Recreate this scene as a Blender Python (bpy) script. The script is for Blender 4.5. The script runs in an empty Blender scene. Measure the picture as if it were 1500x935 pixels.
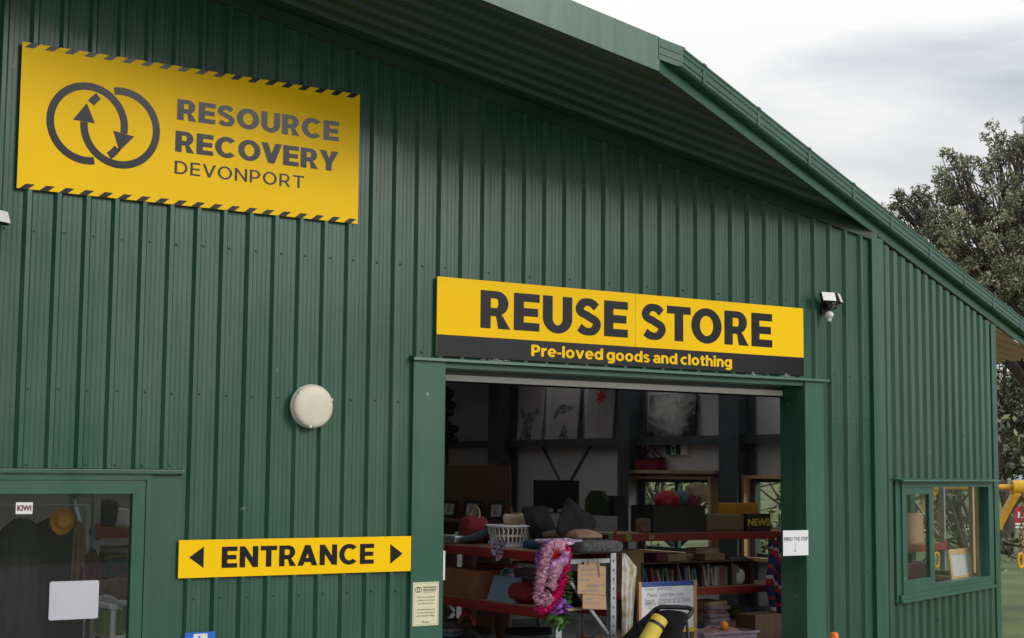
import bpy, bmesh, math, random
from mathutils import Vector, Matrix, noise
from mathutils.geometry import tessellate_polygon

S = bpy.context.scene
COL = S.collection
PI = math.pi
rnd = random.Random(7)

# ------------------------------------------------------------------ camera
FPX, CX, CY = 2300.0, 750.0, 467.5                  # focal length and centre in photo pixels (1500 x 935)
AX = Vector((0.83287175, 0.06053987, 0.55014504))   # world X, Y, Z in camera axes (right, down, forward)
AY = Vector((-0.55340732, 0.07661479, 0.8293796))
AZ = Vector((0.00806129, -0.99522113, 0.0973135))
EYE = Vector((-5.81513, -9.65786, 2.15))
cam = bpy.data.cameras.new('camera')
cam.sensor_width = 36.0
cam.lens = FPX / 1500.0 * 36.0
cam.clip_end = 2000.0
camo = bpy.data.objects.new('camera', cam)
COL.objects.link(camo)
right = Vector((AX[0], AY[0], AZ[0])); up = -Vector((AX[1], AY[1], AZ[1])); back = -Vector((AX[2], AY[2], AZ[2]))
M4 = Matrix((right, up, back)).transposed().to_4x4()
M4.translation = EYE
camo.matrix_world = M4
S.camera = camo
S.render.resolution_x, S.render.resolution_y = 1024, 638

# ------------------------------------------------------------------ sky, sun, exposure
SUN_EL = math.radians(25)                            # the veiled sun stands in front of the gable, a little to the right
world = bpy.data.worlds.new('World'); S.world = world; world.use_nodes = True
wn, wl = world.node_tree.nodes, world.node_tree.links
wn.clear()
wo = wn.new('ShaderNodeOutputWorld')
sky = wn.new('ShaderNodeTexSky'); sky.sky_type = 'NISHITA'; sky.sun_disc = False
sky.sun_elevation = SUN_EL; sky.sun_rotation = math.radians(152)
bg1 = wn.new('ShaderNodeBackground'); bg1.inputs[1].default_value = 0.06
wl.new(sky.outputs[0], bg1.inputs[0])
tc = wn.new('ShaderNodeTexCoord'); mp = wn.new('ShaderNodeMapping')
mp.inputs['Scale'].default_value = (1.6, 1.6, 6.5); mp.inputs['Location'].default_value = (0.3, 0.55, 0.32)
wl.new(tc.outputs['Generated'], mp.inputs[0])
nz = wn.new('ShaderNodeTexNoise'); nz.inputs['Scale'].default_value = 1.5; nz.inputs['Detail'].default_value = 6; nz.inputs['Roughness'].default_value = 0.5; nz.inputs['Distortion'].default_value = 0.35
wl.new(mp.outputs[0], nz.inputs[0])
cr = wn.new('ShaderNodeValToRGB')
cr.color_ramp.elements[0].position = 0.40; cr.color_ramp.elements[0].color = (0.50, 0.545, 0.60, 1)
cr.color_ramp.elements[1].position = 0.60; cr.color_ramp.elements[1].color = (0.92, 0.915, 0.91, 1)
wl.new(nz.outputs[0], cr.inputs[0])
bg2 = wn.new('ShaderNodeBackground'); wl.new(cr.outputs[0], bg2.inputs[0])
sp = wn.new('ShaderNodeSeparateXYZ'); wl.new(tc.outputs['Generated'], sp.inputs[0])      # an overcast sky is about three times as bright overhead as at the horizon
ov = wn.new('ShaderNodeMapRange'); ov.inputs[1].default_value = 0.0; ov.inputs[2].default_value = 1.0; ov.inputs[3].default_value = 0.78; ov.inputs[4].default_value = 2.2
wl.new(sp.outputs[2], ov.inputs[0]); wl.new(ov.outputs[0], bg2.inputs[1])
mx = wn.new('ShaderNodeMixShader'); mx.inputs[0].default_value = 0.9
wl.new(bg1.outputs[0], mx.inputs[1]); wl.new(bg2.outputs[0], mx.inputs[2]); wl.new(mx.outputs[0], wo.inputs[0])
sun = bpy.data.lights.new('sun', 'SUN'); sun.energy = 1.5; sun.angle = math.radians(20); sun.color = (1.0, 0.965, 0.92)
suno = bpy.data.objects.new('sun', sun); COL.objects.link(suno)
sdir = Vector((math.sin(math.radians(152)) * math.cos(SUN_EL), math.cos(math.radians(152)) * math.cos(SUN_EL), math.sin(SUN_EL)))
suno.rotation_euler = sdir.to_track_quat('Z', 'Y').to_euler()
suno.location = (0, -20, 20)
S.view_settings.view_transform = 'Standard'; S.view_settings.look = 'None'
S.view_settings.exposure = 0.0; S.view_settings.gamma = 1.0; S.view_settings.use_curve_mapping = False

# ------------------------------------------------------------------ pixels to points
def ray(px, py):
    c = Vector((px - CX, py - CY, FPX))
    return Vector((AX.dot(c), AY.dot(c), AZ.dot(c)))
def onp(px, py, P, N):
    r = ray(px, py); P = Vector(P); N = Vector(N)
    return EYE + r * ((P - EYE).dot(N) / r.dot(N))
def ony(px, py, y): return onp(px, py, (0, y, 0), (0, 1, 0))
def onx(px, py, x): return onp(px, py, (x, 0, 0), (1, 0, 0))
def onz(px, py, z): return onp(px, py, (0, 0, z), (0, 0, 1))
def atd(px, py, d):                                  # a point at forward distance d
    return EYE + ray(px, py) * (d / FPX)

# ------------------------------------------------------------------ materials
MATS = {}
def mat(name, col, rough=0.6, metal=0.0, var=0.12, scale=6.0, bump=0.0, bscale=40.0, spec=0.5, stretch=None, coat=0.0, sheen=0.0, col2=None, pat=None):
    if name in MATS: return MATS[name]
    m = bpy.data.materials.new(name); m.use_nodes = True
    n, l = m.node_tree.nodes, m.node_tree.links
    b = n['Principled BSDF']
    b.inputs['Roughness'].default_value = rough; b.inputs['Metallic'].default_value = metal
    b.inputs['Specular IOR Level'].default_value = spec
    b.inputs['Coat Weight'].default_value = coat
    b.inputs['Sheen Weight'].default_value = sheen
    t = n.new('ShaderNodeTexCoord'); mpn = n.new('ShaderNodeMapping'); l.new(t.outputs['Object'], mpn.inputs[0])
    if stretch: mpn.inputs['Scale'].default_value = stretch
    if pat == 'voronoi':
        x = n.new('ShaderNodeTexVoronoi'); x.inputs['Scale'].default_value = scale; l.new(mpn.outputs[0], x.inputs[0]); fac = x.outputs['Distance']
    else:
        x = n.new('ShaderNodeTexNoise'); x.inputs['Scale'].default_value = scale; x.inputs['Detail'].default_value = 5; l.new(mpn.outputs[0], x.inputs[0]); fac = x.outputs[0]
    r = n.new('ShaderNodeValToRGB')
    a = [max(0, c * (1 - var)) for c in col]; d = list(col2) if col2 else [min(1, c * (1 + var)) for c in col]
    r.color_ramp.elements[0].position = 0.32; r.color_ramp.elements[0].color = (*a, 1)
    r.color_ramp.elements[1].position = 0.68; r.color_ramp.elements[1].color = (*d, 1)
    l.new(fac, r.inputs[0]); l.new(r.outputs[0], b.inputs['Base Color'])
    if bump:
        y = n.new('ShaderNodeTexNoise'); y.inputs['Scale'].default_value = bscale; y.inputs['Detail'].default_value = 4; l.new(mpn.outputs[0], y.inputs[0])
        bp = n.new('ShaderNodeBump'); bp.inputs['Strength'].default_value = bump; bp.inputs['Distance'].default_value = 0.01
        l.new(y.outputs[0], bp.inputs['Height']); l.new(bp.outputs[0], b.inputs['Normal'])
    MATS[name] = m
    return m

def steel_mat(name, col, rough=0.36, dust=0.25, along='Z', spots=True):
    """pre-painted sheet steel: long faint streaks, dust film, a few pale specks, slight oil-canning"""
    m = bpy.data.materials.new(name); m.use_nodes = True
    n, l = m.node_tree.nodes, m.node_tree.links
    b = n['Principled BSDF']; b.inputs['Specular IOR Level'].default_value = 0.58
    t = n.new('ShaderNodeTexCoord')
    m1 = n.new('ShaderNodeMapping'); m1.inputs['Scale'].default_value = (9, 9, 0.35) if along == 'Z' else (0.35, 9, 9)
    l.new(t.outputs['Object'], m1.inputs[0])
    n1 = n.new('ShaderNodeTexNoise'); n1.inputs['Scale'].default_value = 1.6; n1.inputs['Detail'].default_value = 6; l.new(m1.outputs[0], n1.inputs[0])
    n2 = n.new('ShaderNodeTexNoise'); n2.inputs['Scale'].default_value = 0.9; n2.inputs['Detail'].default_value = 3; l.new(t.outputs['Object'], n2.inputs[0])
    mul = n.new('ShaderNodeMath'); mul.operation = 'MULTIPLY'; l.new(n1.outputs[0], mul.inputs[0]); l.new(n2.outputs[0], mul.inputs[1])
    r = n.new('ShaderNodeMapRange'); r.inputs[1].default_value = 0.16; r.inputs[2].default_value = 0.42; r.inputs[3].default_value = 0.0; r.inputs[4].default_value = dust
    l.new(mul.outputs[0], r.inputs[0])
    mixa = n.new('ShaderNodeMix'); mixa.data_type = 'RGBA'
    mixa.inputs[6].default_value = (*col, 1); mixa.inputs[7].default_value = (col[0] * 1.3 + 0.045, col[1] * 1.05 + 0.05, col[2] * 1.15 + 0.045, 1)
    l.new(r.outputs[0], mixa.inputs[0])
    out = mixa.outputs[2]
    if spots:
        v = n.new('ShaderNodeTexVoronoi'); v.inputs['Scale'].default_value = 2.7; v.inputs['Randomness'].default_value = 1.0
        n3 = n.new('ShaderNodeTexNoise'); n3.inputs['Scale'].default_value = 60; l.new(t.outputs['Object'], n3.inputs[0])
        ad = n.new('ShaderNodeVectorMath'); ad.operation = 'MULTIPLY_ADD'; ad.inputs[1].default_value = (0.03, 0.03, 0.03)
        l.new(n3.outputs['Color'], ad.inputs[0]); l.new(t.outputs['Object'], ad.inputs[2]); l.new(ad.outputs[0], v.inputs[0])
        s = n.new('ShaderNodeMapRange'); s.inputs[1].default_value = 0.018; s.inputs[2].default_value = 0.045; s.inputs[3].default_value = 0.6; s.inputs[4].default_value = 0.0
        l.new(v.outputs['Distance'], s.inputs[0])
        mixb = n.new('ShaderNodeMix'); mixb.data_type = 'RGBA'; mixb.inputs[7].default_value = (0.34, 0.36, 0.33, 1)
        l.new(s.outputs[0], mixb.inputs[0]); l.new(out, mixb.inputs[6]); out = mixb.outputs[2]
    oi = n.new('ShaderNodeObjectInfo'); vr = n.new('ShaderNodeMapRange'); vr.inputs[3].default_value = 0.9; vr.inputs[4].default_value = 1.12; l.new(oi.outputs['Random'], vr.inputs[0])
    hs = n.new('ShaderNodeHueSaturation'); l.new(vr.outputs[0], hs.inputs['Value']); l.new(out, hs.inputs['Color']); out = hs.outputs[0]
    l.new(out, b.inputs['Base Color'])
    rr = n.new('ShaderNodeMapRange'); rr.inputs[3].default_value = rough - 0.05; rr.inputs[4].default_value = rough + 0.14
    l.new(n2.outputs[0], rr.inputs[0]); l.new(rr.outputs[0], b.inputs['Roughness'])
    m2 = n.new('ShaderNodeMapping'); m2.inputs['Scale'].default_value = (4, 4, 0.9) if along == 'Z' else (0.9, 4, 4); l.new(t.outputs['Object'], m2.inputs[0])
    n4 = n.new('ShaderNodeTexNoise'); n4.inputs['Scale'].default_value = 1.0; n4.inputs['Detail'].default_value = 2; l.new(m2.outputs[0], n4.inputs[0])
    bp = n.new('ShaderNodeBump'); bp.inputs['Strength'].default_value = 0.6; bp.inputs['Distance'].default_value = 0.014
    l.new(n4.outputs[0], bp.inputs['Height']); l.new(bp.outputs[0], b.inputs['Normal'])
    MATS[name] = m
    return m

def glass_mat(name, tint=(0.95, 0.965, 0.96), ior=1.5, rough=0.015):
    m = bpy.data.materials.new(name); m.use_nodes = True
    n, l = m.node_tree.nodes, m.node_tree.links
    n.clear()
    o = n.new('ShaderNodeOutputMaterial'); lw = n.new('ShaderNodeLayerWeight'); lw.inputs[0].default_value = 0.5
    pw = n.new('ShaderNodeMath'); pw.operation = 'POWER'; pw.inputs[1].default_value = 4.0; l.new(lw.outputs['Facing'], pw.inputs[0])
    f = n.new('ShaderNodeMapRange'); f.inputs[3].default_value = 0.035; f.inputs[4].default_value = 0.36; l.new(pw.outputs[0], f.inputs[0])
    t = n.new('ShaderNodeBsdfTransparent'); t.inputs[0].default_value = (*tint, 1)
    g = n.new('ShaderNodeBsdfGlossy'); g.inputs['Roughness'].default_value = rough
    mi = n.new('ShaderNodeMixShader'); l.new(f.outputs[0], mi.inputs[0]); l.new(t.outputs[0], mi.inputs[1]); l.new(g.outputs[0], mi.inputs[2]); l.new(mi.outputs[0], o.inputs[0])
    MATS[name] = m
    return m

GREEN = (0.009, 0.067, 0.036)
steel_mat('green_sheet', GREEN, 0.29, 0.55)
steel_mat('green_sheet_x', (0.016, 0.045, 0.030), 0.42, 0.5, along='X', spots=False)
steel_mat('green_trim', (0.013, 0.080, 0.047), 0.34, 0.35)
steel_mat('gutter_paint', (0.009, 0.070, 0.036), 0.32, 0.4, along='X')
glass_mat('glass')
mat('sign_yellow', (0.96, 0.585, 0.0015), 0.4, var=0.055, scale=1.3, spec=0.12, bump=0.12, bscale=1.6)
mat('sign_ink', (0.011, 0.010, 0.013), 0.2, var=0.1, scale=3, spec=0.42)
mat('sign_black', (0.009, 0.009, 0.011), 0.15, var=0.1, scale=3, spec=0.55)
mat('entrance_ink', (0.010, 0.009, 0.008), 0.5, var=0.1, spec=0.2)
mat('sign_edge', (0.5, 0.5, 0.48), 0.4, metal=0.6)
mat('white_paint', (0.72, 0.71, 0.68), 0.45, var=0.05)
mat('lamp_shell', (0.66, 0.60, 0.48), 0.4, var=0.06, scale=9)
mat('paper', (0.74, 0.74, 0.76), 0.7, var=0.04)
mat('cream_card', (0.68, 0.62, 0.42), 0.6, var=0.04)
mat('print_black', (0.02, 0.02, 0.02), 0.6)
mat('pen_grey', (0.24, 0.24, 0.29), 0.7)
mat('paper_grey', (0.50, 0.50, 0.54), 0.6, var=0.08, scale=3)
mat('black_plastic', (0.014, 0.014, 0.015), 0.45, var=0.2)
mat('dark_cloth', (0.014, 0.013, 0.015), 0.95, var=0.35, scale=9, bump=0.9, bscale=16, spec=0.15)
mat('wall_lining', (0.64, 0.61, 0.61), 0.7, var=0.08, scale=1.2, bump=0.1, bscale=6)
mat('steel_grey', (0.13, 0.14, 0.15), 0.45, metal=0.5, var=0.15, scale=4)
mat('galvanised', (0.42, 0.45, 0.47), 0.42, metal=0.75, var=0.18, scale=14)
mat('rack_red', (0.27, 0.019, 0.015), 0.42, var=0.15, scale=7)
mat('particle_board', (0.36, 0.23, 0.12), 0.75, var=0.2, scale=30)
mat('timber', (0.66, 0.43, 0.22), 0.6, var=0.16, scale=4, stretch=(6, 6, 0.5))
mat('dark_board', (0.095, 0.048, 0.027), 0.6, var=0.18, scale=3, stretch=(6, 6, 0.5))
mat('concrete', (0.26, 0.25, 0.24), 0.85, var=0.15, scale=3, bump=0.3)
mat('asphalt', (0.21, 0.20, 0.185), 0.9, var=0.2, scale=14, bump=0.4)
mat('grass', (0.070, 0.105, 0.028), 0.95, var=0.35, scale=0.45, bump=0.9, bscale=6, col2=(0.13, 0.15, 0.05))
mat('cardboard', (0.42, 0.27, 0.15), 0.8, var=0.1, scale=8)
mat('white_plastic', (0.70, 0.70, 0.69), 0.4, var=0.03)
mat('machine_yellow', (0.72, 0.40, 0.01), 0.4, var=0.12, scale=9)
mat('chain_steel', (0.22, 0.13, 0.05), 0.6, metal=0.5, var=0.4, scale=30)
mat('cone_orange', (0.85, 0.16, 0.01), 0.5, var=0.06)
mat('bark', (0.075, 0.058, 0.045), 0.95, var=0.4, scale=8, bump=0.7, stretch=(3, 3, 0.6))
mat('soffit_tan', (0.42, 0.30, 0.17), 0.6, var=0.15, scale=2)
mat('rail_white', (0.88, 0.83, 0.79), 0.35, var=0.05)

# ------------------------------------------------------------------ mesh builder
class MB:
    def __init__(s, M=None):
        s.v = []; s.f = []; s.mi = []; s.M = M or Matrix.Identity(4); s.cur = 0
    def add(s, vs, fs):
        o = len(s.v)
        s.v += [s.M @ Vector(p) for p in vs]
        for f in fs:
            s.f.append([i + o for i in f]); s.mi.append(s.cur)
        return s
    def box(s, x0, x1, y0, y1, z0, z1, bev=0.0):
        if x1 < x0: x0, x1 = x1, x0
        if y1 < y0: y0, y1 = y1, y0
        if z1 < z0: z0, z1 = z1, z0
        if not bev:
            return s.add([(x0, y0, z0), (x1, y0, z0), (x1, y1, z0), (x0, y1, z0), (x0, y0, z1), (x1, y0, z1), (x1, y1, z1), (x0, y1, z1)],
                         [(0, 3, 2, 1), (4, 5, 6, 7), (0, 1, 5, 4), (1, 2, 6, 5), (2, 3, 7, 6), (3, 0, 4, 7)])
        b = min(bev, (x1 - x0) * .49, (y1 - y0) * .49, (z1 - z0) * .49)
        bm = bmesh.new(); bmesh.ops.create_cube(bm, size=1)
        for w in bm.verts: w.co = Vector(((x0 + x1) / 2 + w.co.x * (x1 - x0), (y0 + y1) / 2 + w.co.y * (y1 - y0), (z0 + z1) / 2 + w.co.z * (z1 - z0)))
        bmesh.ops.bevel(bm, geom=list(bm.edges), offset=b, segments=2, affect='EDGES', profile=0.6)
        bm.verts.index_update()
        s.add([w.co[:] for w in bm.verts], [[w.index for w in f.verts] for f in bm.faces]); bm.free()
        return s
    def quad(s, a, b, c, d): return s.add([a, b, c, d], [(0, 1, 2, 3)])
    def prism(s, loops, z0, z1):
        """closed prism from 2-D loops (first outer, others holes) in local x,y; extruded z0..z1"""
        if isinstance(loops[0][0], (int, float)): loops = [loops]
        pts = [Vector((p[0], p[1], 0)) for lp in loops for p in lp]
        tris = tessellate_polygon([[Vector((p[0], p[1], 0)) for p in lp] for lp in loops])
        n = len(pts); fs = []
        for t in tris:
            a, b, c = [pts[i] for i in t]
            if (b - a).cross(c - a).z < 0: t = t[::-1]
            fs.append(tuple(i + n for i in t)); fs.append(tuple(t[::-1]))
        k = 0
        for li, lp in enumerate(loops):
            m = len(lp)
            area = sum(lp[i][0] * lp[(i + 1) % m][1] - lp[(i + 1) % m][0] * lp[i][1] for i in range(m))
            flip = (area < 0) != (li > 0)
            for i in range(m):
                q = (k + i, k + (i + 1) % m, k + (i + 1) % m + n, k + i + n)
                fs.append(q[::-1] if flip else q)
            k += m
        return s.add([(p.x, p.y, z0) for p in pts] + [(p.x, p.y, z1) for p in pts], fs)
    def flat(s, loops, z=0.0):
        if isinstance(loops[0][0], (int, float)): loops = [loops]
        pts = [Vector((p[0], p[1], 0)) for lp in loops for p in lp]
        fs = []
        for t in tessellate_polygon([[Vector((p[0], p[1], 0)) for p in lp] for lp in loops]):
            a, b, c = [pts[i] for i in t]
            fs.append(tuple(t[::-1]) if (b - a).cross(c - a).z < 0 else tuple(t))
        return s.add([(p.x, p.y, z) for p in pts], fs)
    def tube(s, path, r, n=8, closed=False, caps=True):
        path = [Vector(p) for p in path]; m = len(path)
        rs = r if isinstance(r, (list, tuple)) else [r] * m
        vs = []; fs = []; prev = None
        for i, p in enumerate(path):
            a = path[(i - 1) % m] if (closed or i) else p; b = path[(i + 1) % m] if (closed or i < m - 1) else p
            d = (b - a).normalized()
            if prev is None:
                u = d.orthogonal().normalized()
            else:
                u = (prev - d * prev.dot(d)); u = u.normalized() if u.length > 1e-6 else d.orthogonal().normalized()
            prev = u; w = d.cross(u)
            for k in range(n):
                t = 2 * PI * k / n
                vs.append(p + (u * math.cos(t) + w * math.sin(t)) * rs[i])
        for i in range(m if closed else m - 1):
            j = (i + 1) % m
            for k in range(n):
                fs.append((i * n + k, i * n + (k + 1) % n, j * n + (k + 1) % n, j * n + k))
        if caps and not closed:
            fs.append(tuple(range(n))[::-1]); fs.append(tuple((m - 1) * n + k for k in range(n)))
        return s.add(vs, fs)
    def lathe(s, prof, n=24, cap=True):
        vs = []; fs = []; m = len(prof)
        for r, z in prof:
            for k in range(n):
                t = 2 * PI * k / n; vs.append((r * math.cos(t), r * math.sin(t), z))
        for i in range(m - 1):
            for k in range(n):
                fs.append((i * n + k, i * n + (k + 1) % n, (i + 1) * n + (k + 1) % n, (i + 1) * n + k))
        if cap:
            fs.append(tuple(range(n))[::-1]); fs.append(tuple((m - 1) * n + k for k in range(n)))
        return s.add(vs, fs)
    def blob(s, c, sx, sy, sz, e=0.6, nu=22, nv=14, amp=0.0, fr=3.0, seed=0, pinch=0.0):
        """soft rounded box (superellipsoid) with noise; pinch flattens the rim like a cushion"""
        def sg(x, p): return math.copysign(abs(x) ** p, x)
        vs = []; fs = []
        for j in range(nv + 1):
            ph = -PI / 2 + PI * j / nv
            for i in range(nu):
                th = 2 * PI * i / nu
                x = sg(math.cos(ph), e) * sg(math.cos(th), e); y = sg(math.cos(ph), e) * sg(math.sin(th), e); z = sg(math.sin(ph), e)
                if pinch:
                    rr = max(abs(x), abs(y)); z *= (1 - pinch * rr ** 3)
                    k = 1 + 0.1 * pinch * (abs(x) * abs(y)); x *= k; y *= k
                p = Vector((x * sx, y * sy, z * sz))
                if amp:
                    q = p * fr + Vector((seed * 3.1, seed * 1.7, seed))
                    p += Vector((x, y, z)) * amp * (noise.noise(q) + 0.55 * noise.noise(q * 2.3) + 0.3 * (1 - 2 * abs(noise.noise(q * 4.1))))
                vs.append(p + Vector(c))
        for j in range(nv):
            for i in range(nu):
                fs.append((j * nu + i, j * nu + (i + 1) % nu, (j + 1) * nu + (i + 1) % nu, (j + 1) * nu + i))
        return s.add(vs, fs)
    def build(s, name, mats, parent=None, smooth=False, auto=None):
        if isinstance(mats, str): mats = [mats]
        me = bpy.data.meshes.new(name)
        off = parent_origin(parent) if parent else Vector()
        me.from_pydata([tuple(p - off) for p in s.v], [], s.f)
        for m in mats: me.materials.append(MATS[m])
        if len(mats) > 1: me.polygons.foreach_set('material_index', s.mi)
        if smooth: me.polygons.foreach_set('use_smooth', [True] * len(me.polygons))
        if auto: me.set_sharp_from_angle(angle=math.radians(auto))
        me.update()
        o = bpy.data.objects.new(name, me); COL.objects.link(o)
        if parent: o.parent = parent
        return o

def parent_origin(o):
    v = Vector()
    while o: v += o.location; o = o.parent
    return v

def tag(o, label=None, cat=None, group=None, kind=None):
    if label: o['label'] = label
    if cat: o['category'] = cat
    if group: o['group'] = group
    if kind: o['kind'] = kind
    return o
def thing(name, loc, label, cat, group=None):
    o = bpy.data.objects.new(name, None); COL.objects.link(o); o.location = loc; o.empty_display_size = 0.1
    return tag(o, label, cat, group)
def solo(name, mb, m, label, cat, group=None, smooth=False, auto=None):
    """a thing that is one mesh: origin at its base centre"""
    xs = [p.x for p in mb.v]; ys = [p.y for p in mb.v]; zs = [p.z for p in mb.v]
    c = Vector(((min(xs) + max(xs)) / 2, (min(ys) + max(ys)) / 2, min(zs)))
    mb.v = [p - c for p in mb.v]
    o = mb.build(name, m, None, smooth, auto); o.location = c
    return tag(o, label, cat, group)
def T(x=0, y=0, z=0, rx=0, ry=0, rz=0):
    return Matrix.Translation((x, y, z)) @ Matrix.Rotation(rz, 4, 'Z') @ Matrix.Rotation(ry, 4, 'Y') @ Matrix.Rotation(rx, 4, 'X')
def frame(o, ux, uy):
    """matrix whose local x,y,z are ux, uy, ux x uy at origin o"""
    ux = Vector(ux).normalized(); uy = Vector(uy); uy = (uy - ux * uy.dot(ux)).normalized(); uz = ux.cross(uy)
    m = Matrix((ux, uy, uz)).transposed().to_4x4(); m.translation = Vector(o)
    return m
def WALLF(x, y, z): return frame((x, y, z), (1, 0, 0), (0, 0, 1))     # local x right, y up, z out towards the street

# ------------------------------------------------------------------ heavy sign capitals
def arc(cx, cy, rx, ry, a0, a1, n=20):
    return [(cx + rx * math.cos(math.radians(a0 + (a1 - a0) * i / n)), cy + ry * math.sin(math.radians(a0 + (a1 - a0) * i / n))) for i in range(n + 1)]
def glyph(ch, s, t):
    """loops and width of one capital, cap height 1, stem s, arm t"""
    k = 1.0
    if ch == 'E':
        w = .55 + s * .75
        return [[(0, 0), (0, 1), (w, 1), (w, 1 - t), (s, 1 - t), (s, .5 + t / 2), (w * .94, .5 + t / 2), (w * .94, .5 - t / 2), (s, .5 - t / 2), (s, t), (w, t), (w, 0)]], w
    if ch == 'T':
        w = .82
        return [[(0, 1), (w, 1), (w, 1 - t), (w / 2 + s / 2, 1 - t), (w / 2 + s / 2, 0), (w / 2 - s / 2, 0), (w / 2 - s / 2, 1 - t), (0, 1 - t)]], w
    if ch == 'N':
        w = .80 + s * .4; a = s * .95
        yn = 1 - (w - s - a) / (w - 2 * a + 1.1 * s)
        return [[(0, 0), (0, 1), (a, 1), (w - s, yn), (w - s, 1), (w, 1), (w, 0), (w - a, 0), (s, 1 - yn), (s, 0)]], w
    if ch == 'V':
        w = .80 + s * .7; b = s * .5; q = (w / 2 - b)
        yi = 1 - (w / 2 - 1.08 * s) / q
        return [[(0, 1), (1.08 * s, 1), (w / 2, yi), (w - 1.08 * s, 1), (w, 1), (w / 2 + b, 0), (w / 2 - b, 0)]], w
    if ch == 'Y':
        w = .76 + s * .7
        return [[(0, 1), (1.15 * s, 1), (w / 2, .62), (w - 1.15 * s, 1), (w, 1), (w / 2 + s / 2, .37), (w / 2 + s / 2, 0), (w / 2 - s / 2, 0), (w / 2 - s / 2, .37)]], w
    if ch == 'A':
        w = .86 + s * .6; b = s * .5; q = w / 2 - b; e = 1.06 * s
        y1, y2 = .17, .17 + t * .95; ya = (w / 2 - e) / q
        return [[(0, 0), (w / 2 - b, 1), (w / 2 + b, 1), (w, 0), (w - e, 0), (w - e - y1 * q, y1), (e + y1 * q, y1), (e, 0)],
                [(e + y2 * q, y2), (w - e - y2 * q, y2), (w / 2, ya)]], w
    if ch == 'O':
        w = .92 + s * .5
        return [arc(w / 2, .5, w / 2, .515, 0, 352, 44), arc(w / 2, .5, w / 2 - s, .515 - t, 0, 352, 44)], w
    if ch == 'C':
        w = .92 + s * .5; c = w / 2
        return [arc(c, .5, c, .515, 42, 318, 40) + arc(c, .5, c - s, .515 - t, 314, 46, 40)], w * .93
    if ch == 'U':
        w = .76 + s * .5
        return [[(0, 1)] + arc(w / 2, .40, w / 2, .415, 180, 360, 24) + [(w, 1), (w - s, 1)] + arc(w / 2, .40, w / 2 - s, .415 - t, 360, 180, 24) + [(s, 1)]], w
    if ch == 'D':
        w = .80 + s * .45; b = w - .5
        return [[(0, 0)] + arc(b, .5, .5, .5, -90, 90, 26) + [(0, 1)], [(s, t)] + arc(b, .5, .5 - s, .5 - t, -90, 90, 26) + [(s, 1 - t)]], w
    if ch == 'P':
        w = .66 + s * .5; r = .335; b = w - r - .02
        return [[(0, 0), (s, 0), (s, .33)] + arc(b, .665, r + .02, r, -90, 90, 20) + [(0, 1)], [(s, .33 + t * .9)] + arc(b, .665, r + .02 - s, r - t * .9, -90, 90, 20) + [(s, 1 - t * .9)]], w
    if ch == 'R':
        w = .70 + s * .6; r = .325; b = w * .93 - r - .02
        return [[(0, 0), (s, 0), (s, .33), (b - .02, .33), (w - 1.2 * s, 0), (w, 0), (b + .12 + .1 * s, .385)] + arc(b, .675, r + .02, r, -52, 90, 18) + [(0, 1)],
                [(s, .35 + t * .9)] + arc(b, .675, r + .02 - s, r - t * .9, -90, 90, 18) + [(s, 1 - t * .9)]], w
    if ch == 'S':
        w = .66 + s * .5; s = min(s, .265); t = min(t, .2); hh = t * .52; a = s * .5; xl, xr, x0 = a, w - a, w / 2; yt, yb = 1.012 - hh, hh - .012
        K_ = [(xr - .015, .775), (x0 + .17 * w, yt - .035), (x0, yt), (x0 - .2 * w, yt - .03), (xl, .735), (xl + .06 * w, .615), (x0 - .06 * w, .54), (x0 + .08 * w, .485), (xr - .05 * w, .40), (xr, .275), (x0 + .2 * w, yb + .035), (x0, yb), (x0 - .19 * w, yb + .03), (xl - .01, .20)]
        P = []
        for i in range(len(K_) - 1):
            p0, p1, p2, p3 = [Vector(K_[min(max(i + d, 0), len(K_) - 1)]) for d in (-1, 0, 1, 2)]
            for q in range(5):
                u = q / 5; P.append(.5 * ((2 * p1) + (p2 - p0) * u + (2 * p0 - 5 * p1 + 4 * p2 - p3) * u * u + (3 * p1 - p0 - 3 * p2 + p3) * u ** 3))
        P.append(Vector(K_[-1])); L = []; R = []
        for i, p in enumerate(P):
            d = (P[min(i + 1, len(P) - 1)] - P[max(i - 1, 0)]).normalized(); nrm = Vector((-d.y, d.x))
            th = hh * (1 + (s / t - 1) * .75 * abs(d.y))
            L.append(tuple(p + nrm * th)); R.append(tuple(p - nrm * th))
        return [L + R[::-1]], w
    raise KeyError(ch)
KERN = {'VE': -.02, 'RY': -.03, 'TR': 0, 'TO': -.08, 'RA': -.05, 'AN': 0, 'OV': -.06, 'EV': -.03, 'VO': -.06, 'ST': -.06}
def caps(text, s=.26, t=.205, gap=.15, space=.33):
    x = 0; out = []
    for i, ch in enumerate(text):
        if ch == ' ': x += space; continue
        lp, w = glyph(ch, s, t)
        out.append([[(a + x, b) for a, b in l] for l in lp])
        x += w + gap + KERN.get(text[i:i + 2], 0)
    return out, x - gap
def put_caps(mb, text, x0, x1, y0, h, z, **kw):
    """set text from x0 to x1 on baseline y0, cap height h, in the local x,y of mb"""
    gl, W = caps(text, **kw); k = (x1 - x0) / W
    for g in gl: mb.flat([[(x0 + a * k, y0 + b * h) for a, b in l] for l in g], z)
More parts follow.
